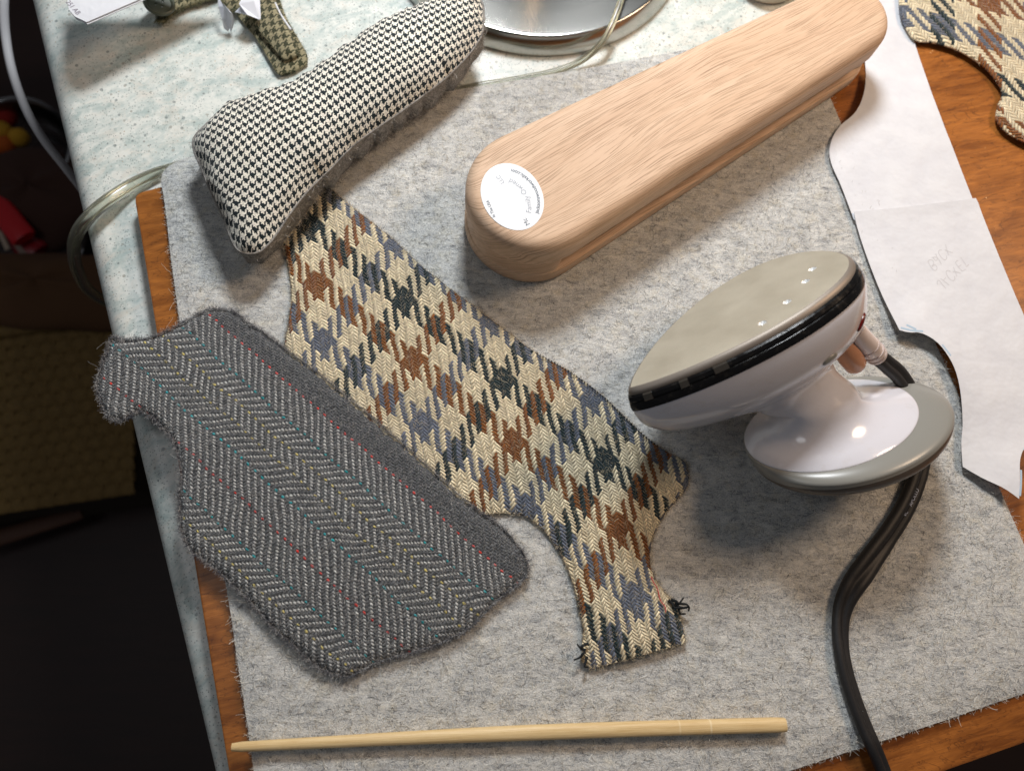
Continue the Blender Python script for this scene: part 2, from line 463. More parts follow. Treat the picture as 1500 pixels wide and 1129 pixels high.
def spline(P, n=12, closed=False):
    P = [np.asarray(p, float) for p in P]; out = []
    N = len(P)
    for i in range(N if closed else N-1):
        p0 = P[(i-1) % N] if closed or i > 0 else P[0]; p1 = P[i]; p2 = P[(i+1) % N]
        p3 = P[(i+2) % N] if closed or i+2 < N else P[N-1]
        for k in range(n):
            t = k/n
            out.append(.5*((2*p1) + (p2-p0)*t + (2*p0-5*p1+4*p2-p3)*t*t + (3*p1-p0-3*p2+p3)*t**3))
    if not closed: out.append(P[-1])
    return np.array(out)
def resample(P, step, closed=True):
    Q = np.vstack([P, P[:1]]) if closed else P
    d = np.r_[0, np.cumsum(np.linalg.norm(np.diff(Q, axis=0), axis=1))]
    n = max(3, int(d[-1]/step)); t = np.linspace(0, d[-1], n+1)
    if closed: t = t[:-1]
    return np.stack([np.interp(t, d, Q[:, k]) for k in range(Q.shape[1])], 1)
def outline(pts, z, step=.25, sharp=False, zf=None):
    """image points -> plan outline at height z (cm); pts marked with a third value 1 are kept as corners"""
    W = [at(p[0], p[1], z)[:2] for p in pts]
    if zf:                                            # settle each point on a surface that is not level
        for _ in range(4): W = [at(p[0], p[1], float(zf(q[0], q[1])))[:2] for p, q in zip(pts, W)]
    if sharp: return resample(np.array(W), step)
    # split at the corners
    cor = [i for i, p in enumerate(pts) if len(p) > 2]
    if not cor: return resample(spline(W, 10, True), step)
    out = []; N = len(W)
    for a, b in zip(cor, cor[1:]+[cor[0]+N]):
        seg = [W[k % N] for k in range(a, b+1)]
        s = spline(seg, 10) if len(seg) > 2 else np.array(seg)
        out.append(resample(s, step, False)[:-1])
    return np.vstack(out)
def edge_dist(P, B):
    A = B; D = np.roll(B, -1, 0) - B; L2 = (D**2).sum(1)+1e-12
    out = np.full(len(P), 1e9)
    for k in range(0, len(P), 2000):
        q = P[k:k+2000]
        t = np.clip(((q[:, None]-A[None])*D[None]).sum(2)/L2, 0, 1)
        out[k:k+2000] = np.sqrt(((q[:, None]-A[None]-t[..., None]*D[None])**2).sum(2)).min(1)
    return out
def inside(P, B):
    x, y = P[:, 0][:, None], P[:, 1][:, None]; x1, y1 = B[:, 0], B[:, 1]; x2, y2 = np.roll(x1, -1), np.roll(y1, -1)
    c = ((y1 > y) != (y2 > y)) & (x < (x2-x1)*(y-y1)/(y2-y1+1e-12)+x1)
    return c.sum(1) % 2 == 1
def fill(B, step, holes=()):
    """triangulate the outline B with inner points"""
    lo, hi = B.min(0), B.max(0)
    gx, gy = np.meshgrid(np.arange(lo[0], hi[0], step), np.arange(lo[1], hi[1], step*.87))
    gx = gx + (np.arange(gx.shape[0]) % 2)[:, None]*step*.5
    G = np.stack([gx.ravel(), gy.ravel()], 1); G += rng.uniform(-.12, .12, G.shape)*step
    G = G[inside(G, B)]; G = G[edge_dist(G, B) > step*.5]
    for h in holes:
        G = G[~inside(G, h)]; G = G[edge_dist(G, h) > step*.3]
    co = [Vector(p) for p in B]; fa = [list(range(len(B)))]; n = len(B)
    ed = [(i, (i+1) % n) for i in range(n)]
    hl = []
    for h in holes:
        s = len(co); co += [Vector(p) for p in h]; m = len(h)
        ed += [(s+i, s+(i+1) % m) for i in range(m)]; hl.append((s, m))
    co += [Vector(p) for p in G]
    v, e, f, ov, _, _ = delaunay_2d_cdt(co, ed, fa, 1, 1e-6)
    V2 = np.array([tuple(p) for p in v])
    T = [t for t in f]
    if holes:
        cen = np.array([V2[list(t)].mean(0) for t in T]); keep = np.ones(len(T), bool)
        for h in holes: keep &= ~inside(cen, np.array(h))
        T = [t for t, k in zip(T, keep) if k]
    # counter-clockwise
    T = [t if np.cross(V2[t[1]]-V2[t[0]], V2[t[2]]-V2[t[0]]) > 0 else t[::-1] for t in T]
    return V2, T
def rims(T):
    c = {}
    for t in T:
        for a, b in zip(t, list(t[1:])+[t[0]]): c[(a, b)] = c.get((a, b), 0)+1
    return [(a, b) for (a, b) in c if (b, a) not in c]
def slab(name, B, mat, top, bot, parent=None, step=.5, r=0.0, dz=0.0, origin=None, holes=(), smooth=True, auto=50):
    """a cut piece: outline B, top(x,y), bot(x,y) heights; the edge rolls down by dz over the distance r"""
    V2, T = fill(B, step, holes)
    zt = top(V2[:, 0], V2[:, 1]); zb = bot(V2[:, 0], V2[:, 1])
    if r:
        d = np.clip(edge_dist(V2, B)/r, 0, 1); s = 1-np.sqrt(1-(1-d)**2)
        zt = zt - dz*s; zb = zb + dz*.3*s
    n = len(V2)
    V = np.vstack([np.c_[V2, zt], np.c_[V2, zb]])
    Fc = [list(t) for t in T] + [[q+n for q in t[::-1]] for t in T]
    Fc += [[a, a+n, b+n, b] for a, b in rims(T)]
    o = build(name, V, Fc, mat, parent, origin=origin, smooth=smooth, auto=auto)
    return o, V2, T, zt
def wavy(seed, amp, sc_=.25):
    g = np.random.default_rng(seed); K = g.normal(size=(5, 2))*sc_; ph = g.uniform(0, 6.28, 5)
    return lambda x, y: amp*sum(np.sin(K[i, 0]*x+K[i, 1]*y+ph[i]) for i in range(5))/2.2
def loft(rings, closed_u=True, cap0=False, cap1=False):
    n = len(rings[0]); V = np.vstack(rings); Fc = []
    for k in range(len(rings)-1):
        for i in range(n if closed_u else n-1):
            j = (i+1) % n
            Fc.append([k*n+i, k*n+j, (k+1)*n+j, (k+1)*n+i])
    if cap0: Fc.append(list(range(n))[::-1])
    if cap1: Fc.append([(len(rings)-1)*n+i for i in range(n)])
    return V, Fc
def tube_rings(P, r, n=10, section=None, twist=None):
    P = np.asarray(P, float); N = len(P)
    T = np.gradient(P, axis=0); T /= np.linalg.norm(T, axis=1)[:, None]+1e-12
    rr = np.full(N, r) if np.isscalar(r) else np.asarray(r)
    up = np.array([0, 0, 1.0]); rings = []
    prev = None
    for i in range(N):
        t = T[i]
        if prev is None:
            a = np.cross(up, t) if abs(t[2]) < .9 else np.cross([1, 0, 0], t)
        else: a = prev - t*(prev@t)
        a /= np.linalg.norm(a); prev = a; b = np.cross(t, a)
        tw = twist[i] if twist is not None else 0
        if section is None:
            th = np.linspace(0, 2*np.pi, n, endpoint=False); sx, sy = np.cos(th)*rr[i], np.sin(th)*rr[i]
        else: sx, sy = section[:, 0]*rr[i], section[:, 1]*rr[i]
        c, s = math.cos(tw), math.sin(tw)
        rings.append(P[i] + (sx*c-sy*s)[:, None]*a + (sx*s+sy*c)[:, None]*b)
    return rings
def tube(name, P, r, mat, parent=None, n=10, section=None, twist=None, origin=None):
    V, Fc = loft(tube_rings(P, r, n, section, twist), cap0=True, cap1=True)
    return build(name, V, Fc, mat, parent, origin=origin, auto=60)
def lathe(profile, n=64, ang=2*math.pi):
    rings = []
    for r, z in profile:
        th = np.linspace(0, 2*np.pi, n, endpoint=False); rings.append(np.stack([r*np.cos(th), r*np.sin(th), np.full(n, z)], 1))
    return rings
def fuzz(name, parent, R, D, length, curl, rad, mat, K=4):
    """fine fibres rooted at R (cm) growing along D"""
    n = len(R)
    if n == 0: return
    L = rng.uniform(length[0], length[1], n)[:, None]
    D = D/(np.linalg.norm(D, axis=1)[:, None]+1e-9)
    pts = np.zeros((n, K, 3)); p = R.copy(); d = D.copy(); bend = rng.normal(size=(n, 3))*curl
    for k in range(K):
        pts[:, k] = p
        d = d + bend + rng.normal(size=(n, 3))*curl*.6
        d /= np.linalg.norm(d, axis=1)[:, None]+1e-9
        p = p + d*L/(K-1)
    o0 = np.array(parent.location)/U
    flat = ((pts.reshape(-1, 3)-o0)*U).astype(np.float32)
    hc = bpy.data.hair_curves.new(name); hc.add_curves([K]*n)
    hc.attributes['position'].data.foreach_set('vector', flat.ravel())
    ra = hc.attributes.get('radius') or hc.attributes.new('radius', 'FLOAT', 'POINT')
    ra.data.foreach_set('value', np.full(n*K, rad*U, dtype=np.float32))
    hc.materials.append(mat)
    o = bpy.data.objects.new(name, hc); C.objects.link(o); o.parent = parent
    return tag(o, kind='stuff')
def sample(V2, T, zt, n):
    T = np.array([t[:3] for t in T]); A, B_, Cc = V2[T[:, 0]], V2[T[:, 1]], V2[T[:, 2]]
    ar = np.abs(np.cross(B_-A, Cc-A)); k = rng.choice(len(T), n, p=ar/ar.sum())
    u, v = rng.uniform(size=(2, n)); f = u+v > 1; u[f], v[f] = 1-u[f], 1-v[f]
    w0 = 1-u-v
    P = A[k]*w0[:, None]+B_[k]*u[:, None]+Cc[k]*v[:, None]
    z = zt[T[k, 0]]*w0+zt[T[k, 1]]*u+zt[T[k, 2]]*v
    return np.c_[P, z]
def lying(n, up=.35):
    a = rng.uniform(0, 6.283, n); return np.stack([np.cos(a), np.sin(a), rng.normal(.12, up, n)], 1)
def edge_roots(B, z0, z1, n, jit=.05):
    D = np.roll(B, -1, 0)-B; k = rng.integers(0, len(B), n); t = rng.uniform(size=n)[:, None]
    P = B[k]+D[k]*t; N = np.stack([D[k][:, 1], -D[k][:, 0]], 1); N /= np.linalg.norm(N, axis=1)[:, None]+1e-9
    ar = np.sum(B[:, 0]*np.roll(B[:, 1], -1)-np.roll(B[:, 0], -1)*B[:, 1])
    if ar < 0: N = -N
    z = rng.uniform(z0, z1, n)
    return np.c_[P-N*jit, z], np.c_[N+rng.normal(size=(n, 2))*.7, rng.normal(0, .45, n)]

# ================================================================== SETTING
# countertop: a slab with a rounded front edge (left in the picture)
A0, A1 = at(45, 0, -.7)[:2], at(312, 1129, -.7)[:2]
dv = (A1-A0)/np.linalg.norm(A1-A0); nv = np.array([-dv[1], dv[0]])      # nv points over the counter
P0, P1 = A0-dv*30, A1+dv*9
if nv[0] < 0: nv = -nv
prof = []
R_ = 1.3
for a in np.linspace(math.pi/2, math.pi, 9): prof.append((R_+R_*math.cos(a), -R_+R_*math.sin(a)))
for a in np.linspace(math.pi, 1.5*math.pi, 9): prof.append((R_+R_*math.cos(a), -2.6+R_+R_*math.sin(a)))
prof = [(75, 0)] + [(12, 0), (3, 0)] + prof + [(75, -2.6-R_*0)]
prof = [(a, b) for a, b in prof]
rings = []
for s in np.linspace(0, 1, 12):
    q = P0+(P1-P0)*s
    rings.append(np.array([[q[0]+nv[0]*a, q[1]+nv[1]*a, b] for a, b in prof]))
V, Fc = loft(rings, cap0=True, cap1=True)
cn = build('countertop', V, Fc, COUNTER, origin=(0, 0, 0), auto=40); tag(cn, kind='structure')
# floor far below
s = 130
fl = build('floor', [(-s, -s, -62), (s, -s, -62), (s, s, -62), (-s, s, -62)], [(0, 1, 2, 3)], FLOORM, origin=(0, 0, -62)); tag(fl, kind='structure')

# ================================================================== CUTTING BOARD
bt = at(195, 283, ZB)[:2]; bl = at(334, 1129, ZB)[:2]; br = at(1387, 1129, ZB)[:2]; br2 = at(1500, 1089, ZB)[:2]
tr = at(233, 268, ZB)[:2]
dl = (bl-bt)/np.linalg.norm(bl-bt); db = (br2-br)/np.linalg.norm(br2-br)
# intersection of the left and bottom edges
Mx = np.array([dl, -db]).T; tt = np.linalg.solve(Mx, br-bt); cl = bt+dl*tt[0]
Bd = [bt, cl, cl+db*58, bt+db*54+np.array([0, 4.0]), ]
Bd = np.array(Bd)
def round_poly(P, r, n=6):
    out = []; N = len(P)
    for i in range(N):
        a, b, c = P[i-1], P[i], P[(i+1) % N]; u = (a-b)/np.linalg.norm(a-b); v = (c-b)/np.linalg.norm(c-b)
        for t in np.linspace(0, 1, n): out.append((b+u*r)*(1-t)**2+2*b*t*(1-t)+(b+v*r)*t*t)
    return np.array(out)
Bd = round_poly(Bd, .5)
cb = thing('cutting_board', (10, 12, 0.02), 'orange brown wooden board lying on the speckled countertop under the grey felt mat', 'cutting board')
rings = []
Bc = Bd.mean(0)
def inset(P, d):
    N = len(P); out = []
    for i in range(N):
        u = P[i]-P[i-1]; v = P[(i+1) % N]-P[i]; t = u/np.linalg.norm(u)+v/np.linalg.norm(v); t /= np.linalg.norm(t)
        nn = np.array([-t[1], t[0]]); out.append(P[i]+nn*d)
    return np.array(out)
sgn = 1 if np.sum(Bd[:, 0]*np.roll(Bd[:, 1], -1)-np.roll(Bd[:, 0], -1)*Bd[:, 1]) > 0 else -1
for d, z in ((.12, .02), (0, .14), (0, ZB-.15), (.04, ZB-.05), (.14, ZB)): rings.append(np.c_[inset(Bd, sgn*d), np.full(len(Bd), z)])
V, Fc = loft(rings if sgn > 0 else [r[::-1] for r in rings], cap0=True, cap1=True)
build('board_panel', V, Fc, BOARD, cb, auto=30)

# ================================================================== FELT MAT
mat_px = [(234, 262), (239, 247), (254, 236), (285, 224), (400, 190), (615, 139), (800, 108), (1010, 70), (1195, 34, 1), (1222, 150), (1500, 790), (1590, 990, 1),
          (1500, 1017), (1400, 1051), (1292, 1087), (1160, 1129), (1000, 1182), (395, 1380, 1), (370, 1129), (345, 960), (330, 860), (262, 470), (240, 300)]
Bm = outline(mat_px, ZM, .3)
mt = thing('felt_mat', (4, 12, ZB+.01), 'thick light grey felt pressing mat lying over the wooden board', 'felt mat')
wv = wavy(3, .02, .5)
_, mV, mT, mz = slab('felt_sheet', Bm, FELT, lambda x, y: ZM+wv(x, y), lambda x, y: np.full_like(x, ZB+.01), mt, .7, .18, .16)
FD, FL_ = fibre_mat('felt_fibre_dark', lin(60, 62, 70), lin(120, 120, 124)), fibre_mat('felt_fibre_light', lin(200, 196, 184), lin(246, 244, 236))
n = 17000
R = sample(mV, mT, mz, n); R[:, 2] += .005
D_ = lying(n, .12); fuzz('dark_felt_fibres', mt, R, D_, (.10, .36), .35, .0055, FD)
n = 42000
R = sample(mV, mT, mz, n); R[:, 2] += .005
fuzz('pale_felt_fibres', mt, R, lying(n, .14), (.15, .55), .35, .006, FL_)
R, D_ = edge_roots(Bm, ZB+.05, ZM-.02, 4500, .05); fuzz('felt_edge_fibres', mt, R, D_, (.06, .28), .5, .0042, FL_)
R, D_ = edge_roots(Bm, ZB+.05, ZM-.02, 60, .05); fuzz('stray_felt_hairs', mt, R, D_, (.4, .9), .7, .005, FL_, 9)
R = sample(mV, mT, mz, 170); R[:, 2] += .04
fuzz('loose_lint_hairs', mt, R, lying(170, .05), (.4, 1.1), .5, .0042, fibre_mat('lint', lin(215, 212, 205), lin(250, 250, 245)), 9)

# ================================================================== GUN CLUB TWEED PIECE
pl_px = [(470, 268), (513, 301), (579, 354), (610, 384), (648, 414), (687, 443), (747, 487), (787, 517), (833, 543), (877, 575), (917, 612), (943, 637), (967, 655), (990, 667),
         (1006, 676, 1), (1010, 702), (1005, 718), (978, 748), (960, 779), (952, 812), (957, 841), (974, 868), (990, 885), (997, 905), (1004, 941, 1), (930, 962), (866, 979, 1), (852, 967),
         (853, 945), (854, 919), (847, 886), (837, 845), (821, 809), (803, 784), (787, 768), (767, 755), (735, 751), (700, 753), (660, 735), (560, 690), (470, 600), (425, 550),
         (418, 509), (422, 476), (427, 443), (425, 409), (419, 376), (413, 355), (415, 325), (440, 285)]
Bp = outline(pl_px, ZM+.2, .22)
Bp += rng.normal(size=Bp.shape)*.012
gp = thing('tweed_tie_piece', (0, 10, ZM), 'long cream, brown and navy check tweed piece with flared tail, on the felt mat', 'tweed piece')
wp = wavy(8, .05, .35)
tx, ty = at(930, 930, ZM)[:2]
def ptop(x, y):
    d = np.hypot(x-tx, y-ty); return ZM+.30+wp(x, y)+.28*np.exp(-(d/2.6)**2)
o0 = at(605, 530, ZM+.2)
PLAID = plaid_mat('gun_club_tweed', 0, float(o0[0]), float(o0[1]))
_, pV, pT, pz = slab('tweed_cloth', Bp, PLAID, ptop, lambda x, y: ptop(x, y)-.24, gp, .35, .16, .12)
TF1 = fibre_mat('cream_wool_fibre', lin(190, 170, 135), lin(240, 225, 195)); TF2 = fibre_mat('dark_wool_fibre', lin(38, 40, 46), lin(110, 96, 84))
R = sample(pV, pT, pz, 11000); R[:, 2] += .01
fuzz('cream_fuzz', gp, R, lying(11000, .35), (.06, .28), .55, .0042, TF1)
R = sample(pV, pT, pz, 4000); R[:, 2] += .01
fuzz('dark_fuzz', gp, R, lying(4000, .35), (.06, .26), .55, .0042, TF2)
def edge_fuzz(nm, parent, B, topf, n, ln, m, rad=.0045, curl=.55, K=5):
    R, D_ = edge_roots(B, 0, 1, n, .04); zt = topf(R[:, 0], R[:, 1]); R[:, 2] = zt-.03-.18*R[:, 2]
    fuzz(nm, parent, R, D_, ln, curl, rad, m, K)
edge_fuzz('cream_edge_fuzz', gp, Bp, ptop, 2600, (.05, .28), TF1)
edge_fuzz('dark_edge_fuzz', gp, Bp, ptop, 3600, (.05, .25), TF2)
# frayed dark yarn ends at the tail corners
YD = plain('dark_yarn', lin(24, 28, 30), .9); YR = plain('red_thread', lin(215, 70, 80), .7)
for (px, py, dx, dy) in ((990, 880, 1, .3), (996, 884, 1, 0), (985, 884, .8, .8), (1001, 890, .9, .1), (994, 889, .6, .9), (856, 944, -.9, .2), (853, 958, -.6, .6), (858, 968, -.3, 1), (852, 950, -.8, -.2)):
    a = at(px, py, ZM+.55); q = np.array([dx, -dy, 0.1])*.35
    P = spline([a-q*.6, a, a+q*.6+rng.normal(size=3)*.06, a+q*1.1+rng.normal(size=3)*.15], 5)
    tube('frayed_yarn', P, np.linspace(.075, .035, len(P)), YD, gp, 7)
a = [at(px, py, ZM+z) for px, py, z in ((953, 842, .25), (957, 852, .5), (963, 862, .55), (967, 878, .58), (974, 888, .6), (975, 896, .55))]
tube('red_thread', spline(a, 6), .022, YR, gp, 6)
# black overlock stitches along the upper right edge
sidx = [at(px, py, ZM+.36) for px, py in ((787, 517), (833, 543), (877, 575), (917, 612), (943, 637), (967, 655))]
sp = resample(spline(sidx, 12), .16, False)
stV, stF = [], []
for k in range(len(sp)-1):
    t = sp[k+1]-sp[k]; t /= np.linalg.norm(t); nn = np.array([-t[1], t[0], 0]); q = sp[k]-nn*.03
    Pq = np.array([q-nn*.0+[0, 0, -.18], q-nn*-.06+[0, 0, -.05], q-nn*.02+[0, 0, .0], q-nn*.14+[0, 0, .02]]) if False else np.array([q+nn*.05+[0, 0, -.16], q+nn*.05+[0, 0, -.03], q-nn*.02+[0, 0, .02]+t*.03])
    v_, f_ = loft(tube_rings(Pq, .026, 5), cap0=True, cap1=True)
    s0 = sum(len(q_) for q_ in stV); stV.append(v_); stF += [[i+s0 for i in f] for f in f_]
build('edge_stitching', np.vstack(stV), stF, YD, gp)

# ================================================================== GREY HERRINGBONE PIECE
gr_px = [(166, 494), (187, 497), (223, 493), (253, 480), (283, 463), (300, 455), (320, 452), (343, 456), (367, 474), (400, 496), (433, 522), (467, 547), (500, 574), (533, 600), (567, 630), (600, 658), (633, 688), (670, 722),
         (705, 750), (730, 768), (750, 786), (769, 812), (774, 832), (766, 850), (733, 876), (700, 909), (667, 932), (617, 952), (567, 965), (540, 976), (515, 990), (498, 991), (467, 978), (433, 949), (400, 919), (367, 882),
         (334, 852), (317, 835), (284, 811), (269, 789), (263, 752), (263, 720), (266, 693), (263, 676), (257, 653), (246, 636), (230, 619), (215, 607), (200, 605), (187, 613), (170, 618), (154, 606), (145, 579), (142, 556), (150, 536), (158, 512)]
Bg = outline(gr_px, ZM+.35, .22)
Bg += rng.normal(size=Bg.shape)*.015
gh = thing('herringbone_tie_piece', (-8, 8, ZM), 'grey herringbone tweed piece with red, teal and yellow flecked lines', 'tweed piece')
wg = wavy(21, .05, .3)
p_a, p_b = at(433, 565, ZM+.4), at(755, 842, ZM+.4)
pr0, pr1 = at(307, 459, ZM+.4), at(747, 842, ZM+.4)
gdeg = math.degrees(math.atan2(pr1[1]-pr0[1], pr1[0]-pr0[0]))
def gtop(x, y):
    return ZM+.50+wg(x, y)
HERR = herringbone_mat('grey_herringbone_tweed', gdeg, float(pr0[0]), float(pr0[1]))
_, gV, gT, gz = slab('tweed_cloth', Bg, HERR, gtop, lambda x, y: gtop(x, y)-.42, gh, .35, .30, .26)
GF1 = fibre_mat('pale_grey_wool_fibre', lin(130, 130, 132), lin(215, 212, 208)); GF2 = fibre_mat('charcoal_wool_fibre', lin(34, 36, 42), lin(100, 100, 108))
R = sample(gV, gT, gz, 34000); fuzz('pale_fuzz', gh, R, lying(34000, .35), (.06, .25), .6, .0040, GF1)
R = sample(gV, gT, gz, 16000); fuzz('charcoal_fuzz', gh, R, lying(16000, .35), (.06, .26), .6, .0045, GF2)
edge_fuzz('pale_edge_fuzz', gh, Bg, gtop, 5200, (.06, .30), GF1)
edge_fuzz('charcoal_edge_fuzz', gh, Bg, gtop, 7500, (.06, .32), GF2)
edge_fuzz('stray_edge_hairs', gh, Bg, gtop, 90, (.4, .9), GF1, .0045, .6, 9)

# ================================================================== SECOND CHECK PIECE (top right)
t3_px = [(1318, -60, 1), (1600, -60, 1), (1600, 230, 1), (1540, 222), (1500, 206), (1482, 196), (1468, 184), (1461, 170), (1464, 152), (1470, 136), (1462, 118), (1440, 94), (1405, 72), (1370, 61), (1346, 58), (1332, 44), (1320, 12)]
B3 = outline(t3_px, ZB+.5, .22)
g3 = thing('tweed_tie_piece', at(1450, 60, 0)[:2].tolist()+[ZB], 'check tweed piece with curved edge on the bare wood beyond the white paper', 'tweed piece')
w3 = wavy(5, .04, .4)
t3 = lambda x, y: ZB+.55+w3(x, y)
o3 = at(1420, 20, ZB+.5)
PL3 = plaid_mat('gun_club_tweed_turned', 22, float(o3[0])+1.4, float(o3[1])+1.0, 1.4)
_, V3, T3, z3 = slab('tweed_cloth', B3, PL3, t3, lambda x, y: t3(x, y)-.26, g3, .35, .16, .14)
R = sample(V3, T3, z3, 5000); fuzz('cream_fuzz', g3, R, lying(5000, .35), (.06, .28), .55, .0045, TF1)
edge_fuzz('dark_edge_fuzz', g3, B3, t3, 1500, (.05, .22), TF2)

# ================================================================== HOUNDSTOOTH PRESSING ROLL
ham_px = [(284, 203), (300, 185), (328, 159), (349, 148), (376, 141), (404, 134), (444, 116), (475, 95), (506, 71), (551, 39), (596, 17), (645, -5), (680, -12), (702, -2), (708, 20), (703, 58), (663, 106), (610, 148), (560, 183),
          (520, 212), (480, 252), (447, 285), (422, 318), (402, 348), (384, 367), (366, 372), (348, 366), (337, 345), (326, 316), (309, 280), (294, 243), (285, 222)]
ZS = ZM+2.1
Bh = outline(ham_px, ZS, .3)
hm = thing('pressing_roll', at(500, 200, ZM)[:2].tolist()+[ZM], 'stuffed pressing roll in black and cream houndstooth, lying across the mat corner', 'pressing roll')
hV, hT = fill(Bh, .42)
n = len(hV); rim = rims(hT); isrim = np.zeros(n, bool); isrim[[a for a, b in rim]] = True
nb = np.array([(t[i], t[(i+1) % 3]) for t in hT for i in range(3)]); nb = np.vstack([nb, nb[:, ::-1]])
deg_ = np.bincount(nb[:, 0], minlength=n).astype(float)
u_ = np.zeros(n)
for it in range(900):
    s_ = np.bincount(nb[:, 0], weights=u_[nb[:, 1]], minlength=n); u_ = s_/np.maximum(deg_, 1)+.42**2/4*1.0; u_[isrim] = 0
hgt = np.sqrt(u_); hgt = hgt/hgt.max()
wh = wavy(2, .07, .5)
from mathutils.kdtree import KDTree
ztop = ZS + 1.45*hgt**.8 + wh(hV[:, 0], hV[:, 1])*hgt
kd_ = KDTree(n)
for i, p in enumerate(hV): kd_.insert((p[0], p[1], 0), i)
kd_.balance()
hax = at(640, 45, ZS)[:2]-at(325, 285, ZS)[:2]; hax /= np.linalg.norm(hax); hay = np.array([-hax[1], hax[0]]); hc0 = at(480, 165, ZS)[:2]
def zat(q):
    f = kd_.find_n((q[0], q[1], 0), 3); ws = np.array([1/(g[2]+.05) for g in f]); return float((ws*np.array([ztop[g[1]] for g in f])).sum()/ws.sum())
UVh = np.zeros((n, 2))
for i, p in enumerate(hV):                             # unroll the cover sideways so that the checks keep their size
    s_, t_ = (p-hc0)@hax, (p-hc0)@hay; m_ = max(2, int(abs(t_)/.25)+1); ts = np.linspace(0, t_, m_)
    zz = [zat(hc0+hax*s_+hay*q) for q in ts]; L = sum(math.hypot(ts[k+1]-ts[k], zz[k+1]-zz[k]) for k in range(m_-1))
    UVh[i] = hc0+hax*s_+hay*(math.copysign(L, t_))
HCK = check_mat('houndstooth_cloth', lin(246, 240, 226), lin(34, 44, 48), -40, -140, .0495)
o = build('houndstooth_cover', np.c_[hV, ztop], [list(t) for t in hT], HCK, hm)
li = np.empty(len(o.data.loops), dtype=np.int32); o.data.loops.foreach_get('vertex_index', li)
if len(o.data.vertices) == n: o.data.uv_layers[0].data.foreach_set('uv', UVh[li].astype(np.float32).ravel())
# wool underside bulges out just below the seam
rimP = Bh; dd_ = edge_dist(hV, Bh); cB = hc0
zb_ = np.maximum(ZS - 2.3*hgt**.55, ZM+.03)
push = .42*np.sin(np.clip((ZS-zb_)/(ZS-ZM), 0, 1)*math.pi)*np.clip(1-dd_/2.2, 0, 1)
out_ = np.zeros((n, 2))
for i, p in enumerate(hV):
    k = np.argmin(((Bh-p)**2).sum(1)); t = Bh[(k+1) % len(Bh)]-Bh[k-1]; nn2 = np.array([t[1], -t[0]]); nn2 /= np.linalg.norm(nn2)+1e-9
    if (nn2@(Bh[k]-cB)) < 0 and inside(np.array([Bh[k]+nn2*.3]), Bh)[0]: nn2 = -nn2
    if inside(np.array([Bh[k]+nn2*.3]), Bh)[0]: nn2 = -nn2
    out_[i] = nn2
hV2 = hV+out_*push[:, None]
build('wool_underside', np.c_[hV2, zb_], [list(t)[::-1] for t in hT], DWOOL, hm)
R = sample(hV2, hT, zb_, 34000); D_ = np.c_[out_[[kd_.find((q[0], q[1], 0))[1] for q in R]], np.zeros(len(R))]+rng.normal(size=(len(R), 3))*.8
fuzz('wool_fuzz', hm, R, D_, (.12, .42), .5, .0065, fibre_mat('roll_wool_fibre', lin(96, 92, 90), lin(235, 230, 222)))
sp = resample(np.c_[Bh, np.full(len(Bh), ZS)], .3)
sp = np.vstack([sp, sp[:1]])
tube('seam_piping', sp, .07, DWOOL, hm, 6)

# ================================================================== WOODEN CLAPPER
HC = 4.0
na, nb_ = at(867, 376, ZM)[:2], at(1217, 145, ZM)[:2]; fa, fb = at(800, 170, ZM+HC-.5)[:2], at(1167, 0, ZM+HC-.5)[:2]
dn = (nb_-na)/np.linalg.norm(nb_-na); df = (fb-fa)/np.linalg.norm(fb-fa)
nn_ = np.array([-dn[1], dn[0]]); nf_ = np.array([df[1], -df[0]])       # inward normals
def circ(xlim, sign):
    # centre c, radius r: (c-na).nn=r, (c-fa).nf=r, c.x + sign*r = xlim
    A_ = np.array([[nn_[0], nn_[1], -1], [nf_[0], nf_[1], -1], [1, 0, sign]]); b_ = np.array([nn_@na, nf_@fa, xlim])
    return np.linalg.solve(A_, b_)
xl = at(681, 305, ZM+3.0)[0]; xr = at(1298, 52, ZM+3.2)[0]
cL, cR = circ(xl, -1), circ(xr, 1)
ax = (cR[:2]-cL[:2]); Lc = np.linalg.norm(ax); ax /= Lc; ay = np.array([-ax[1], ax[0]])
rz = math.atan2(ax[1], ax[0]); mid = (cL[:2]+cR[:2])/2
cl_ = thing('wooden_clapper', [mid[0], mid[1], ZM], 'long pale oak pressing clapper with rounded ends, side groove and white oval sticker', 'pressing clapper', rz=rz)
rL, rR = cL[2], cR[2]; be = math.asin((rL-rR)/Lc)
pts = []
for a in np.linspace(math.pi/2-be, 3*math.pi/2+be, 40): pts.append((-Lc/2+rL*math.cos(a), rL*math.sin(a)))
for a in np.linspace(-math.pi/2+be, math.pi/2-be, 34): pts.append((Lc/2+rR*math.cos(a), rR*math.sin(a)))
Pc = resample(np.array(pts), .3)
Ptan = np.roll(Pc, -1, 0)-np.roll(Pc, 1, 0); Ptan /= np.linalg.norm(Ptan, axis=1)[:, None]; Pn = np.stack([-Ptan[:, 1], Ptan[:, 0]], 1)
gm = np.clip((Pc[:, 0]+Lc/2+.8-0)/1.8, 0, 1)*np.clip((Lc/2+1.2-Pc[:, 0])/1.6, 0, 1); gm = gm*gm*(3-2*gm)
lev = [(0, .28, 0), (.06, .12, 0), (.2, .03, 0), (.45, 0, 0), (.80, 0, 0), (.98, .04, .0), (1.04, .1, .25), (1.1, .1, .85), (1.4, .1, 1.0), (1.8, .1, 1.0), (2.1, .1, .9), (2.2, .1, .3), (2.28, .05, .0), (2.42, .0, 0), (2.9, 0, 0)]
for a in np.linspace(0, math.pi/2, 9): lev.append((HC-.7+.7*math.sin(a), .7*(1-math.cos(a)), 0))
rings = []
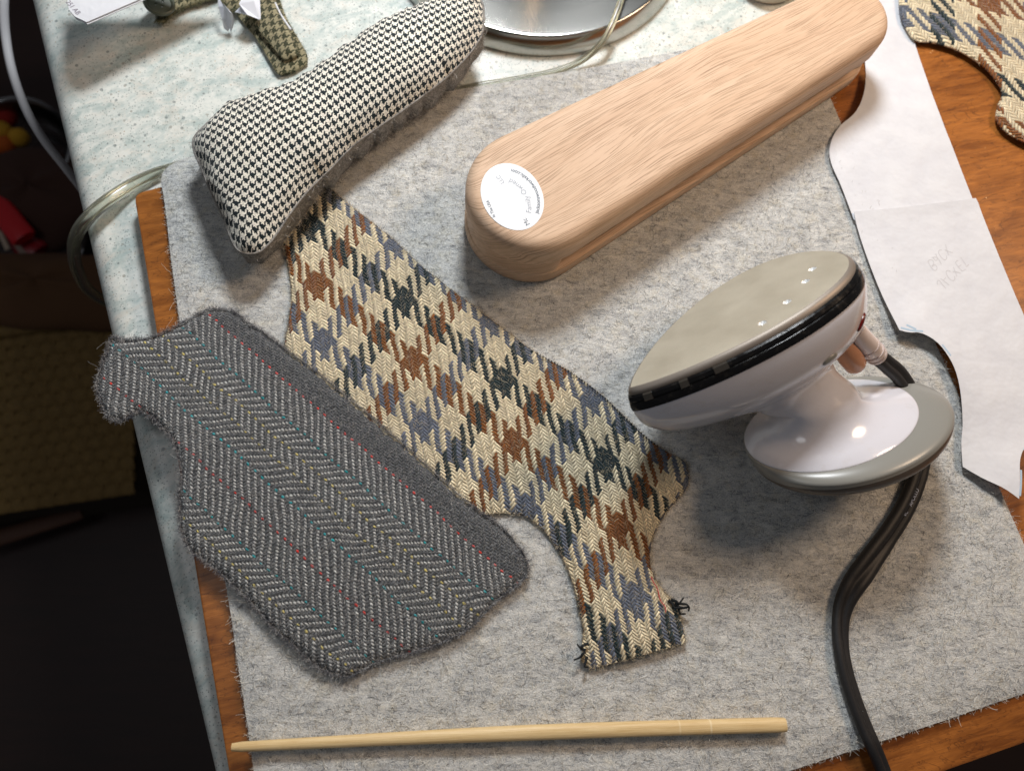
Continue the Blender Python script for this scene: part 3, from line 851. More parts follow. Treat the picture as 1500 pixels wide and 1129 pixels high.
for z, ins, g_ in lev: rings.append(np.c_[Pc + Pn*(ins+gm*g_)[:, None], np.full(len(Pc), z)])
for q in (.5, 1.1, 1.8): rings.append(np.c_[Pc + Pn*(.7+q*.8), np.full(len(Pc), HC)])
V, Fc = loft(rings, cap0=True, cap1=True)
build('wooden_block', V, Fc, OAK, cl_, local=True, auto=28)
# sticker: an oval film on the top face
scx, scy = at(752, 295, ZM+HC)[:2]
th = np.linspace(0, 2*np.pi, 64, endpoint=False)
top_pts = [(752, 248), (775, 254), (790, 272), (797, 300), (790, 326), (765, 341), (745, 336), (720, 315), (708, 290), (708, 272), (720, 255), (735, 249)]
Ws = np.array([at(px, py, ZM+HC)[:2] for px, py in top_pts]); cs = Ws.mean(0)
M2 = np.cov((Ws-cs).T)*2; ev, evec = np.linalg.eigh(M2)
stc = [cs+evec[:, 0]*math.sqrt(ev[0])*math.cos(t)+evec[:, 1]*math.sqrt(ev[1])*math.sin(t) for t in th]
def to_loc(W, z):                                 # world plan -> clapper's own frame
    W = np.asarray(W)-mid; return np.c_[W@ax, W@ay, np.full(len(W), z)]
stc = np.array(stc)
if np.sum(stc[:, 0]*np.roll(stc[:, 1], -1)-np.roll(stc[:, 0], -1)*stc[:, 1]) < 0: stc = stc[::-1]
V, Fc = loft([to_loc(stc, HC-.005), to_loc(stc, HC+.014), to_loc(cs+(stc-cs)*.5, HC+.016)], cap0=True, cap1=True)
stk = build('sticker', V, Fc, STICK, cl_, local=True, auto=30)
def text_local(body, size, arc=None, bold=0.0):
    cu = bpy.data.curves.new('t', 'FONT'); cu.body = body; cu.size = size; cu.align_x = 'CENTER'; cu.align_y = 'CENTER'; cu.offset = bold
    tmp = bpy.data.objects.new('t', cu); C.objects.link(tmp)
    dg = bpy.context.evaluated_depsgraph_get(); me = bpy.data.meshes.new_from_object(tmp.evaluated_get(dg)); bpy.data.objects.remove(tmp)
    V = np.array([tuple(v.co) for v in me.vertices]); Fc = [list(p.vertices) for p in me.polygons]
    if arc:
        th = V[:, 0]/arc; rr = arc+V[:, 1]; V = np.stack([rr*np.sin(th), rr*np.cos(th)-arc, V[:, 2]], 1)
    return V, Fc
def lay_text(body, size, m, z, px, py, ang_px, parent, arc=None, bold=0.0, name='lettering', local=False, flip=False):
    V, Fc = text_local(body, size, arc, bold)
    p = at(px, py, z); q = at(px+10*math.cos(math.radians(ang_px)), py+10*math.sin(math.radians(ang_px)), z)
    xd = (q-p)[:2]; xd /= np.linalg.norm(xd); yd = np.array([-xd[1], xd[0]])
    W = p[:2]+V[:, :1]*xd+V[:, 1:2]*yd
    if local:
        return build(name, to_loc(W, z-ZM), Fc, m, parent, local=True, smooth=False, uv=False)
    return build(name, np.c_[W, np.full(len(W), z)], Fc, m, parent, smooth=False, uv=False)
zt_ = ZM+HC+.020
lay_text('jacksonswoodworksllc.com', .26, INKM, zt_, 782, 274, -121, cl_, arc=-1.75, bold=.004, name='sticker_lettering', local=True)
lay_text('Family Owned', .36, INKL, zt_, 769, 284, -121, cl_, arc=-1.6, name='sticker_lettering', local=True)
lay_text('Mc', .32, INKM, zt_, 771, 325, -124, cl_, name='sticker_lettering', local=True)
lay_text('LLC', .30, INKL, zt_, 733, 263, -124, cl_, name='sticker_lettering', local=True)
lay_text('In The USA', .20, INKM, zt_, 719, 306, -112, cl_, bold=.003, name='sticker_lettering', local=True)

# ================================================================== STEAM IRON
Mi = np.array([[0.8066987902371685, -0.31621243797653376, -0.4992461876655854], [0.5907750876053679, 0.4102185821475737, 0.6947701135808014], [-0.014894888202132917, -0.8554124203734398, 0.5177332646989072]])
ci = np.array([11.84755236, 12.15468991, 5.74746292+ZM])
IL, IW, IH, hx, HA, HB, hp, kk, pp_, dbb, os_, hr, hy = 11.7117, 7.0594, 7.8257, 2.7985, 5.0327, 3.6638, -.16009754, .63721, 1.69932, .966, .08136, .22695621, -1.1271
def I2W(Q): return np.asarray(Q, float)@Mi.T+ci
T_ = np.linspace(0, 1, 70); tt = .5-.5*np.cos(np.pi*T_)
sh_ = np.where(tt < kk, (1-np.abs(1-tt/kk)**pp_)**.8, (1-np.clip((tt-kk)/(1-kk), 0, 1)**2.6)**(1/2.2))
xs = (tt-.5)*IL; ys = IW/2*sh_
So = np.vstack([np.stack([xs, -ys], 1), np.stack([xs, ys], 1)[::-1][1:-1]])      # ccw seen from the sole side
So = resample(So, .12)
iron = thing('steam_iron', at(1230, 680, ZM)[:2].tolist()+[ZM], 'small white steam iron with grey soleplate up, tipped over on its grey edged handle', 'steam iron')
def ring2(z, sx, sy, cx=0, cy=0): return np.c_[So[:, 0]*sx+cx, So[:, 1]*sy+cy, np.full(len(So), z)]
def inset2(P, d): return inset(P, d)
# soleplate with four steam holes
def on_sole(px, py):
    d = RM @ np.array([(px-750)/F, -(py-564.5)/F, -1.0]); o_ = np.array([0, 0, CH])
    nW = Mi[:, 2]; t = ((ci-o_)@nW)/(d@nW); p = o_+d*t; return (p-ci)@Mi
hp_px = [(1190, 394), (1180, 412), (1153, 442), (1117, 473)]
holes = []
for px, py in hp_px:
    q = on_sole(px, py)[:2]; holes.append(np.array([q+.19*np.array([math.cos(a), math.sin(a)]) for a in np.linspace(0, 6.283, 13)[:-1]]))
Sin = inset2(So, .16)
V2, Tq = fill(resample(Sin, .2), .5, holes)
build('soleplate', I2W(np.c_[V2, np.zeros(len(V2))]), [list(t) for t in Tq], SOLE, iron, auto=40)
rg = []
Sr = resample(Sin, .2)
Ro = inset(Sr, -.10); Ro2 = inset(Sr, -.19)
V, Fc = loft([I2W(np.c_[Sr, np.full(len(Sr), .0)]), I2W(np.c_[inset(Sr, -.05), np.full(len(Sr), -.02)]), I2W(np.c_[Ro, np.full(len(Sr), -.06)]), I2W(np.c_[Ro2, np.full(len(Sr), -.16)]), I2W(np.c_[Ro2, np.full(len(Sr), -.30)])][::-1])
build('soleplate_rim', V, Fc, plain('soleplate_edge_metal', lin(140, 130, 120), .5, .5), iron, auto=60)
HM = plain('hole_metal', lin(250, 250, 248), .30, .4)
for h in holes:
    c = h.mean(0); V, Fc = loft([I2W(np.c_[c+(h-c)*k, np.full(len(h), z)]) for k, z in ((1, 0), (.92, -.03), (.6, -.10), (.3, -.15), (.1, -.17))], cap1=True)
    build('steam_hole', V, Fc[:], HM, iron)
# black heat guard
def bring(z, grow): return np.c_[inset(So, -grow)*np.array([1.0, 1.0]), np.full(len(So), z)]
V, Fc = loft([I2W(bring(z, g)) for z, g in ((-.26, -.06), (-.30, .02), (-.36, .12), (-.52, .17), (-.55, .13), (-.60, .13), (-.63, .18), (-.85, .24), (-.98, .22), (-1.0, .15))][::-1], cap0=True)
build('heat_guard', V, Fc, BPLA, iron, auto=40)
# smoky blocks between the dark slots along the near side
per = bring(-.55, .15)
nearidx = [i for i in range(len(per)) if per[i, 1] < -.2]
blk = [(-5.35, .28), (-4.15, .35), (-2.75, .5)]
for x0, wd in blk:
    ii = [i for i in range(len(So)) if So[i, 1] < 0 and abs(So[i, 0]-x0) < wd*.6]
    if len(ii) < 2: continue
    seg = So[ii]; seg = seg[np.argsort(seg[:, 0])]
    tn = np.gradient(seg, axis=0); tn /= np.linalg.norm(tn, axis=1)[:, None]; no = np.stack([tn[:, 1], -tn[:, 0]], 1)
    pr_ = [(-.30, .02), (-.34, .16), (-.56, .24), (-.60, .22), (-.60, .0), (-.30, .0)]
    rgs = [I2W(np.array([[p[0]+q[0]*g, p[1]+q[1]*g, z] for z, g in pr_])) for p, q in zip(seg, no)]
    V, Fc = loft(rgs, cap0=True, cap1=True); build('guard_block', V, Fc, SMOKE, iron, auto=30)
# white shell -> neck -> saddle (one surface)
NA = 120
def polar(P, c):
    d = P-c; a = np.arctan2(d[:, 1], d[:, 0]); r = np.hypot(d[:, 0], d[:, 1]); o = np.argsort(a); a, r = a[o], r[o]
    th = np.linspace(-np.pi, np.pi, NA, endpoint=False)
    return np.interp(th, np.r_[a-2*np.pi, a, a+2*np.pi], np.r_[r, r, r])
pc = np.array([.3, 0.0]); So1 = inset(So, -.19); rb = polar(So1, pc); thp = np.linspace(-np.pi, np.pi, NA, endpoint=False)
def hand_pt(a, sa, sb, dx=0, dy=0, dz=0):        # point on the (tilted) handle ellipse
    x, y = HA*sa*np.cos(a)+dx, HB*sb*np.sin(a)+dy
    return np.stack([x*math.cos(hp)+hx, y*math.cos(hr)+hy, -IH+x*math.sin(hp)+y*math.sin(hr)+dz], 1)
def body_ring(z, k, cx, cy, ex, ey, m_):
    """k scales the soleplate outline, (ex, ey) is an ellipse, m_ blends between them"""
    X = (pc[0]+cx)+(rb*k*np.cos(thp))*(1-m_)+ex*np.cos(thp)*m_; Y = cy+(rb*k*np.sin(thp))*(1-m_)+ey*np.sin(thp)*m_
    return np.stack([X, Y, np.full(NA, z)], 1)
br_ = [body_ring(-.98, 1.0, 0, 0, 1, 1, 0), body_ring(-1.25, 1.0, 0, 0, 1, 1, 0), body_ring(-1.8, .985, .0, 0, 4, 3, .03), body_ring(-2.4, .935, .1, -.03, 4, 2.8, .06), body_ring(-2.95, .85, .25, -.06, 4.2, 2.6, .12),
       body_ring(-3.4, .72, .35, -.12, 3.6, 2.3, .25), body_ring(-3.75, .57, .5, -.22, 3.0, 2.0, .5), body_ring(-4.05, .46, .7, -.36, 2.5, 1.8, .75), body_ring(-4.4, .4, .95, -.5, 2.15, 1.62, .93), body_ring(-4.9, .4, 1.15, -.64, 1.98, 1.52, 1)]
def hring(sa, sb, dz, dx=0, dy=0): return hand_pt(thp, sa, sb, dx, dy, dz)
wx = -.12
hd = [hring(.39, .42, 2.3, -1.05, .12), hring(.42, .46, 1.8, -1.05, .14), hring(.50, .54, 1.35, -1.0, .18), hring(.61, .64, 1.04, -.92, .22), hring(.72, .75, .82, -.8, .27), hring(.83, .86, .58, -.62, .34), hring(.84, .87, .52, -.61, .35)]
allr = [I2W(r) for r in br_+hd]
V = np.vstack(allr)
# smooth the transitions along the length with a spline
st = np.stack(allr, 0); sm = spline(list(st), 3)
V, Fc = loft([r for r in sm][::-1])
build('white_shell', V, Fc, WPLA, iron)
gd = [hring(.838, .868, .51, -.61, .35), hring(.848, .878, .52, -.61, .35), hring(.92, .935, .43, -.36, .19), hring(.975, .99, .22, -.14), hring(1.0, 1.0, .02), hring(1.0, 1.0, -.06)]
V, Fc = loft([I2W(r) for r in spline(gd, 3)][::-1]); build('handle_rim', V, Fc, GPLA, iron)
gd = [hring(.988, .988, -.04), hring(.992, .992, -.12), hring(.985, .985, -.30), hring(.93, .94, -.62), hring(.80, .82, -.92), hring(.55, .58, -1.1), hring(.25, .27, -1.18), hring(.05, .05, -1.2)]
V, Fc = loft([I2W(r) for r in spline(gd, 3)][::-1], cap0=True); build('handle_pad', V, Fc, plain('dark_satin_plastic', lin(92, 84, 76), .35), iron)
# button, indicator, cord bushing
def along(px, py, z): return at(px, py, z)
def blob(name, c, ax1, ax2, ax3, m, seg=18, nrings=9, e=1.0):
    rings = []
    for t in np.linspace(-1, 1, nrings):
        s_ = math.sin(math.acos(max(-1, min(1, t)))); s_ = max(s_, .02)**e
        a = np.linspace(0, 2*np.pi, seg, endpoint=False)
        rings.append(c+t*ax3+s_*(np.cos(a)[:, None]*ax1+np.sin(a)[:, None]*ax2))
    V, Fc = loft(rings, cap0=True, cap1=True); return build(name, V, Fc, m, iron)
def ldir(x, y, z): return Mi@np.array([x, y, z], float)
# where a picture ray meets the plane through local point q with local normal nl
def on_local(px, py, q, nl):
    d = RM @ np.array([(px-750)/F, -(py-564.5)/F, -1.0]); o_ = np.array([0, 0, CH]); nW = Mi@np.array(nl, float); Q = I2W([q])[0]
    return o_+d*(((Q-o_)@nW)/(d@nW))
from mathutils.bvhtree import BVHTree
so_ = [o for o in iron.children if o.name.startswith('white_shell')][0]
bv = BVHTree.FromPolygons([tuple(v.co/U+iron.location/U) for v in so_.data.vertices], [tuple(p.vertices) for p in so_.data.polygons])
def hit(px, py):
    d = Vector(RM @ np.array([(px-750)/F, -(py-564.5)/F, -1.0])).normalized(); h = bv.ray_cast(Vector((0, 0, CH)), d)
    return h
def stickon(name, px, py, r1, r2, th_, m, ang=0):
    h = hit(px, py)
    if h[0] is None: return None
    c = np.array(h[0]); nrm = np.array(h[1]); 
    if nrm[2] < 0 and nrm@(np.array([0, 0, CH])-c) < 0: nrm = -nrm
    a = at(px+10, py, 5)-at(px, py, 5); a = a-nrm*(a@nrm); a /= np.linalg.norm(a); b_ = np.cross(nrm, a)
    ca, sa = math.cos(ang), math.sin(ang); a, b_ = a*ca+b_*sa, b_*ca-a*sa
    return blob(name, c, a*r1, b_*r2, nrm*th_, m)
stickon('steam_button', 1216, 526, .42, .22, .10, GPLA, .3)
stickon('indicator_light', 1262, 472, .45, .16, .10, plain('dark_red_plastic', lin(92, 20, 14), .2), .9)
# bushing and knob behind the heel
bq = at(1256, 506, 6.2)
b1, b2 = at(1262, 497, 6.3), at(1287, 524, 5.3)
d_ = (b2-b1); P = np.array([b1-d_*.5+[0, 0, .1], b1-d_*.1, b1+d_*.3, b1+d_*.6, b1+d_*.95, b1+d_*1.0])
tube('cord_bushing', P, [.45, .52, .52, .50, .44, .36], plain('warm_white_plastic', lin(214, 198, 190), .25), iron, 20)
for t in (.38, .66, .86):
    c = b1+d_*t; dd = d_/np.linalg.norm(d_); tube('bushing_ring', [c-dd*.05, c+dd*.05], .545 if t < .7 else .50, plain('warm_white_ring', lin(200, 184, 178), .3), iron, 20)
k1, k2 = at(1240, 515, 6.0), at(1257, 540, 5.4)
kd = k2-k1
tube('dial_knob', np.array([k1-kd*.5, k1, k1+kd*.3, k1+kd*.8, k1+kd*.95]), [.52, .55, .55, .50, .38], plain('translucent_amber_plastic', lin(190, 140, 110), .12), iron, 20)
# power cord: two cores side by side
th = np.linspace(0, 2*np.pi, 28, endpoint=False)
sec = []
for t in th:
    x = math.cos(t); y = math.sin(t); rr_ = .235+.0*abs(x)
    sec.append((x*.42, y*.21*(.62+.38*min(1, abs(x)/.55)) if abs(x) < .55 else y*.21*1.25 if False else y*.21*(.62+.38*min(1, abs(x)/.55))))
sec = []
for sgn_, a0, a1 in ((1, -140, 140), (-1, 40, 320)):
    for a in np.linspace(math.radians(a0), math.radians(a1), 13): sec.append((.205*sgn_+(.225*math.cos(a)), .225*math.sin(a)))
sec = np.array(sec)
cpath = [(1284, 521, 5.4), (1300, 534, 4.9), (1320, 553, 4.2), (1340, 590, 3.2), (1352, 640, 2.5), (1350, 672, ZM+.35), (1342, 705, ZM+.26), (1325, 745, ZM+.25), (1300, 785, ZM+.28), (1270, 828, ZM+.4), (1247, 862, ZM+.42), (1234, 893, ZM+.3), (1231, 930, ZM+.25),
         (1237, 975, ZM+.25), (1250, 1020, ZM+.24), (1265, 1060, ZM+.24), (1279, 1092, ZM+.22), (1294, 1129, ZM-.1), (1312, 1180, ZM-.25), (1335, 1260, ZB-1.0), (1345, 1330, -6), (1345, 1380, -20)]
CP = spline([at(a, b, z) for a, b, z in cpath], 8)
tw = np.interp(np.arange(len(CP)), [0, 40, 64, 78, 88, 100, len(CP)], [0, .25, .2, .9, .7, .15, 0])
cordo = tube('power_cord', CP, np.interp(np.arange(len(CP)), [0, 50, 75, 90, len(CP)], [.85, 1.05, 1.1, .8, .85]), RUBBER, iron, section=sec*1.22, twist=tw)
# lettering on the cord
def cord_text(body, px, py, ang, size, zz):
    V, Fc = text_local(body, size); p = at(px, py, zz); q = at(px+10*math.cos(math.radians(ang)), py+10*math.sin(math.radians(ang)), zz)
    xd = (q-p)[:2]; xd /= np.linalg.norm(xd); yd = np.array([-xd[1], xd[0]]); W = p[:2]+V[:, :1]*xd+V[:, 1:2]*yd
    build('cord_lettering', np.c_[W, np.full(len(W), zz)], Fc, INKW, cordo if False else iron, smooth=False, uv=False)
cord_text('APOLLO', 1339, 728, -66, .26, ZM+.53)
cord_text('VC', 1327, 752, -62, .22, ZM+.54)

# ================================================================== CHOPSTICK
c0, c1 = at(341, 1092, ZM+.2), at(1150, 1060, ZM+.35)
dx = c1-c0; L_ = np.linalg.norm(dx[:2]); ang = math.atan2(dx[1], dx[0]); mid_c = (c0+c1)/2
N_ = 60; rings = []
sgx = np.linspace(-L_/2, L_/2, N_)
bend = lambda x: .10*math.cos(math.pi*x/L_)-.03
for x in sgx:
    t = (x+L_/2)/L_; r = .20+.12*min(1, t/.5); r = r if t > .012 else r*.8
    if t > .995: r *= .93
    a = np.linspace(0, 2*np.pi, 20, endpoint=False)
    sx, sy = np.cos(a), np.sin(a); k_ = min(1, t*1.3); q = 1/np.maximum(np.abs(sx), np.abs(sy))**(.45*k_)   # round tip, squarer butt
    rings.append(np.stack([np.full(20, x), r*sx*q+bend(x), r*sy*q*.95+.30+.0*t], 1))
V, Fc = loft(rings, cap0=True, cap1=True)
me_o = build('chopstick', V, [f[::-1] for f in Fc], BAMBOO, None, local=True, auto=50)
me_o.location = Vector((mid_c[0], mid_c[1], ZM+.01))*U; me_o.rotation_euler = (0, 0, ang)
tag(me_o, 'pale bamboo chopstick lying along the lower edge of the felt mat', 'chopstick')
# keep the tip from sinking: the stick tapers, so it lies on the mat along its underside

# ================================================================== PAPER PATTERN
pp = thing('paper_pattern', at(1350, 400, ZM)[:2].tolist()+[ZM], 'white paper pattern taped from two sheets, lying along the mat edge', 'paper pattern')
left = [(1262, -40), (1282, 20), (1292, 60), (1282, 105), (1270, 132), (1262, 150), (1250, 168), (1232, 183), (1220, 201), (1215, 222), (1222, 248), (1248, 318)]
up_px = [(1300, -60, 1), (1341, 67), (1370, 150), (1399, 225), (1428, 300, 1), (1340, 312), (1251, 322, 1), (1232, 272), (1219, 243), (1215, 222), (1220, 201), (1232, 183), (1250, 168), (1262, 148), (1268, 120), (1267, 90), (1262, 40), (1255, -60, 1)]
lo_px = [(1249, 312, 1), (1340, 303), (1427, 292, 1), (1433, 302), (1463, 376), (1488, 436), (1500, 464), (1530, 540), (1532, 600), (1500, 653, 1), (1493, 663), (1487, 683), (1484, 732, 1), (1462, 716), (1436, 702), (1408, 684, 1), (1406, 650), (1407, 620), (1402, 580), (1393, 546), (1380, 522), (1364, 504), (1342, 492), (1325, 491), (1312, 487, 1), (1280, 405), (1262, 355)]
pyr = at(1260, 130, ZM)[1]
def pz_(x, y, e=0.0):
    # sits on the board beyond the mat, rises onto the mat below the clapper
    t = np.clip((pyr+4-y)/6.0, 0, 1); t = t*t*(3-2*t)
    base = (ZB+.12)*(1-t)+(ZM+.25)*t
    q = at(1330, 500, ZM); q2 = at(1380, 560, ZM); q3 = at(1480, 720, ZM)
    lift = .35*np.exp(-((x-q[0])**2+(y-q[1])**2)/4)+.3*np.exp(-((x-q2[0])**2+(y-q2[1])**2)/6)+.4*np.exp(-((x-q3[0])**2+(y-q3[1])**2)/5)
    return base+lift+e
Bu = outline(up_px, ZM, .3, zf=pz_); Bl = outline(lo_px, ZM+.25, .3)
slab('upper_sheet', Bu, PAPER, lambda x, y: pz_(x, y, .0), lambda x, y: pz_(x, y, -.012), pp, .7, auto=30)
ea, eb = at(1249, 312, ZM+.2)[:2], at(1430, 293, ZM+.2)[:2]; en = eb-ea; en /= np.linalg.norm(en); en = np.array([en[1], -en[0]])
def curl(x, y):
    d = np.clip(((x-ea[0])*en[0]+(y-ea[1])*en[1]), 0, 1.2); return .10*(1-d/1.2)**2
slab('lower_sheet', Bl, PAPER, lambda x, y: pz_(x, y, .035)+curl(x, y), lambda x, y: pz_(x, y, .02)+curl(x, y), pp, .5, auto=30)
def strokes(name, polys, rad, m, parent, zf):
    Vs, Fs, s0 = [], [], 0
    for pl in polys:
        W = np.array([at(a, b, ZM+.2)[:2] for a, b in pl]); W = resample(spline(list(W), 6) if len(W) > 2 else W, .08, False)
        tn = np.gradient(W, axis=0); tn /= np.linalg.norm(tn, axis=1)[:, None]+1e-9; no = np.stack([-tn[:, 1], tn[:, 0]], 1)*rad
        z = zf(W[:, 0], W[:, 1]); a = np.c_[W+no, z]; b = np.c_[W-no, z]; n_ = len(W)
        Vs.append(np.vstack([a, b])); Fs += [[s0+i, s0+n_+i, s0+n_+i+1, s0+i+1] for i in range(n_-1)]; s0 += 2*n_
    return build(name, np.vstack(Vs), Fs, m, parent, smooth=False)
def Z(a): return [(1340+x/14.11, 350+y/14.11) for x, y in a]
hw = [Z([(250, 480), (330, 620), (400, 670), (440, 620), (400, 550), (340, 580)]), Z([(250, 480), (300, 440), (360, 470), (370, 530), (330, 580)]),
      Z([(330, 400), (440, 400), (530, 540)]), Z([(410, 320), (450, 420)]), Z([(360, 410), (420, 470), (450, 410)]), Z([(540, 250), (490, 245), (470, 300), (530, 400), (600, 450), (640, 410), (630, 360)]), Z([(615, 130), (640, 240), (680, 350)]), Z([(760, 300), (650, 265), (600, 240)]),
      Z([(450, 960), (440, 900), (480, 870), (540, 950), (620, 1040)]), Z([(510, 830), (600, 900), (690, 970)]), Z([(560, 880), (620, 810)]), Z([(720, 690), (660, 665), (625, 700), (670, 810), (760, 880), (810, 840), (790, 780)]), Z([(760, 690), (850, 700), (930, 730)]), Z([(780, 600), (850, 790)]),
      Z([(870, 460), (820, 510), (930, 650), (970, 680)]), Z([(880, 590), (940, 550)]), Z([(930, 400), (1040, 560)]), Z([(970, 680), (1030, 640)]), Z([(1040, 590), (1100, 540)])]
strokes('pencil_writing', hw, .022, PENC, pp, lambda x, y: pz_(x, y, .041))
strokes('blue_pencil_marks', [[(1313, 484), (1322, 487), (1330, 489), (1344, 490)], [(1321, 480), (1334, 487)], [(1372, 509), (1385, 525)], [(1484, 728), (1487, 690)], [(1495, 661), (1500, 650)]], .05, PENB, pp, lambda x, y: pz_(x, y, .043))['kind'] = 'stuff'
strokes('pencil_tick', [[(1284, 294), (1288, 295), (1286, 297), (1288, 302)]], .025, PENC, pp, lambda x, y: pz_(x, y, .006))

# ================================================================== DESK LAMP (base and clear cord)
# circle through the outer rim seen at the top
pr4 = [at(*p, 0.1)[:2] for p in ((700, 65), (752, 78), (800, 82), (850, 78), (900, 62), (950, 30), (976, 3))]
A_ = np.array([[2*p[0], 2*p[1], 1] for p in pr4]); b_ = np.array([p@p for p in pr4]); sol = np.linalg.lstsq(A_, b_, rcond=None)[0]
lc = sol[:2]; lr = math.sqrt(sol[2]+lc@lc)
lp = thing('desk_lamp', [lc[0], lc[1], 0], 'round brushed steel lamp base with a clear cord, at the back of the countertop', 'lamp')
rings = lathe([(lr-.12, .02), (lr, .06), (lr, .16), (lr-.34, 1.20), (lr-.38, 1.25), (lr-.44, 1.27), (lr-.55, 1.272), (lr-1.2, 1.28), (lr-2.2, 1.29), (lr-3.4, 1.31), (lr-4.6, 1.34), (1.6, 1.5), (1.0, 2.4)], 160)
V, Fc = loft(rings, cap0=True, cap1=True); V = V+np.array([lc[0], lc[1], 0]); build('lamp_base', V, Fc, STEEL, lp, auto=40)
V, Fc = loft(lathe([(.75, 2.5), (.75, 26)], 24), cap0=True, cap1=True); build('lamp_stem', V+np.array([lc[0], lc[1], 0]), Fc, STEEL, lp, auto=40)
cc = [(925, -60, 2.8), (912, -10, 1.9), (903, 20, 1.65), (887, 55, 1.3), (862, 82, .7), (835, 97, .4), (800, 108, .28), (745, 119, .24), (690, 128, .24), (620, 142, .24), (500, 190, .24), (380, 215, .24), (300, 232, .24), (255, 246, .26), (225, 256, .3), (190, 273, .5), (155, 296, .9), (130, 318, .7), (113, 342, -.4), (108, 365, -2.5), (113, 395, -6), (130, 425, -10), (165, 445, -14), (230, 455, -18)]
CPc = spline([at(a, b, z) for a, b, z in cc], 10)
rad_ = np.interp(np.arange(len(CPc)), [0, 60, 120, 150, len(CPc)], [.20, .19, .26, .34, .36])
clo = tube('clear_cord', CPc, rad_*1.0, CLEAR, lp, 16)
for k, ph in ((1, 0.0), (-1, math.pi)):
    tg = np.gradient(CPc, axis=0); tg /= np.linalg.norm(tg, axis=1)[:, None]; sd_ = np.cross(tg, [0, 0, 1]); sd_ /= np.linalg.norm(sd_, axis=1)[:, None]+1e-9
    Pk = CPc+sd_*k*(rad_*.45)[:, None]
    tube('cord_wire', Pk, .05, WIRE, lp, 8)

# ================================================================== SMALL DISH at the top edge
dc = at(1122, -38, .1); dp = at(1122, 8, 0.05); dr = np.linalg.norm((dp-dc)[:2])
ds = build('ceramic_dish', *loft([r+np.array([dc[0], dc[1], 0]) for r in lathe([(dr*.75, .02), (dr*.95, .05), (dr, .3), (dr*1.0, 1.2), (dr*.97, 1.28), (dr*.93, 1.2), (dr*.9, .4), (dr*.3, .3)], 48)], cap0=True, cap1=True), plain('cream_glaze', lin(205, 200, 186), .3), None, auto=50)
tag(ds, 'small round cream dish just behind the wooden clapper at the back of the counter', 'dish')

# ================================================================== OLIVE CUFF TAB, SCRAP, BUTTON, LINING
OLV = check_mat('olive_houndstooth', lin(168, 158, 126), lin(66, 68, 48), -75, -165, .062, 0, 0, .0005)
ct = thing('cuff_tab', at(410, 50, 0)[:2].tolist()+[0.0], 'olive houndstooth fabric tab of two folded layers pointing toward the pressing roll', 'fabric tab')
lw = [(335, -30, 1), (345, 15), (356, 32), (378, 60), (404, 104), (413, 109, 1), (430, 104), (450, 92, 1), (449, 78), (436, 55), (418, 22), (400, -30, 1)]
Bq = outline(lw, .3, .2); wq = wavy(6, .05, .6)
slab('lower_layer', Bq, OLV, lambda x, y: .42+wq(x, y), lambda x, y: .1+wq(x, y), ct, .4, .2, .16)
uw = [(360, -30, 1), (362, 12), (372, 33), (392, 58), (412, 82), (420, 84, 1), (432, 80), (437, 74, 1), (428, 52), (410, 20), (398, -6), (392, -30, 1)]
Bq2 = outline(uw, .8, .2)
slab('upper_layer', Bq2, OLV, lambda x, y: .85+wq(x, y), lambda x, y: .50+wq(x, y), ct, .4, .2, .18)
OLF = fibre_mat('olive_fibre', lin(70, 72, 50), lin(170, 165, 130))
R, D_ = edge_roots(Bq, .15, .4, 900, .03); fuzz('edge_fuzz', ct, R, D_, (.05, .18), .5, .004, OLF)
R, D_ = edge_roots(Bq2, .55, .8, 700, .03); fuzz('edge_fuzz', ct, R, D_, (.05, .18), .5, .004, OLF)
tube('white_lining_edge', spline([at(a, b, .62) for a, b in ((403, 5), (410, 20), (419, 34), (426, 44))], 6), .07, PAPER, ct, 8)
fs = thing('fabric_strip', at(260, 10, 0)[:2].tolist()+[0.0], 'narrow frayed olive fabric strip curving along the top edge, under a button', 'fabric strip')
sw = [(228, 30, 1), (236, 16), (250, 5), (262, -12), (270, -30, 1), (330, -30, 1), (320, -8), (300, 0), (280, 6), (262, 14), (248, 24), (240, 32, 1)]
Bs = outline(sw, .4, .2)
slab('strip_cloth', Bs, OLV, lambda x, y: .5+wq(x, y), lambda x, y: .2+wq(x, y), fs, .4, .2, .16)
R, D_ = edge_roots(Bs, .25, .5, 1500, .03); fuzz('frayed_edge', fs, R, D_, (.08, .35), .6, .005, OLF)
# second crumpled strip end near the white lining
s2 = thing('fabric_strip', at(335, 5, 0)[:2].tolist()+[0.0], 'crumpled dark olive fabric end tucked under the torn white lining', 'fabric strip')
sw2 = [(322, -30, 1), (326, 2), (334, 14), (345, 16), (354, 8), (362, 4), (366, -30, 1)]
Bs2 = outline(sw2, .6, .2)
slab('strip_cloth', Bs2, OLV, lambda x, y: .72+wq(x, y), lambda x, y: .45+wq(x, y), s2, .3, .2, .16)
R, D_ = edge_roots(Bs2, .5, .7, 800, .03); fuzz('frayed_edge', s2, R, D_, (.08, .3), .6, .005, OLF)
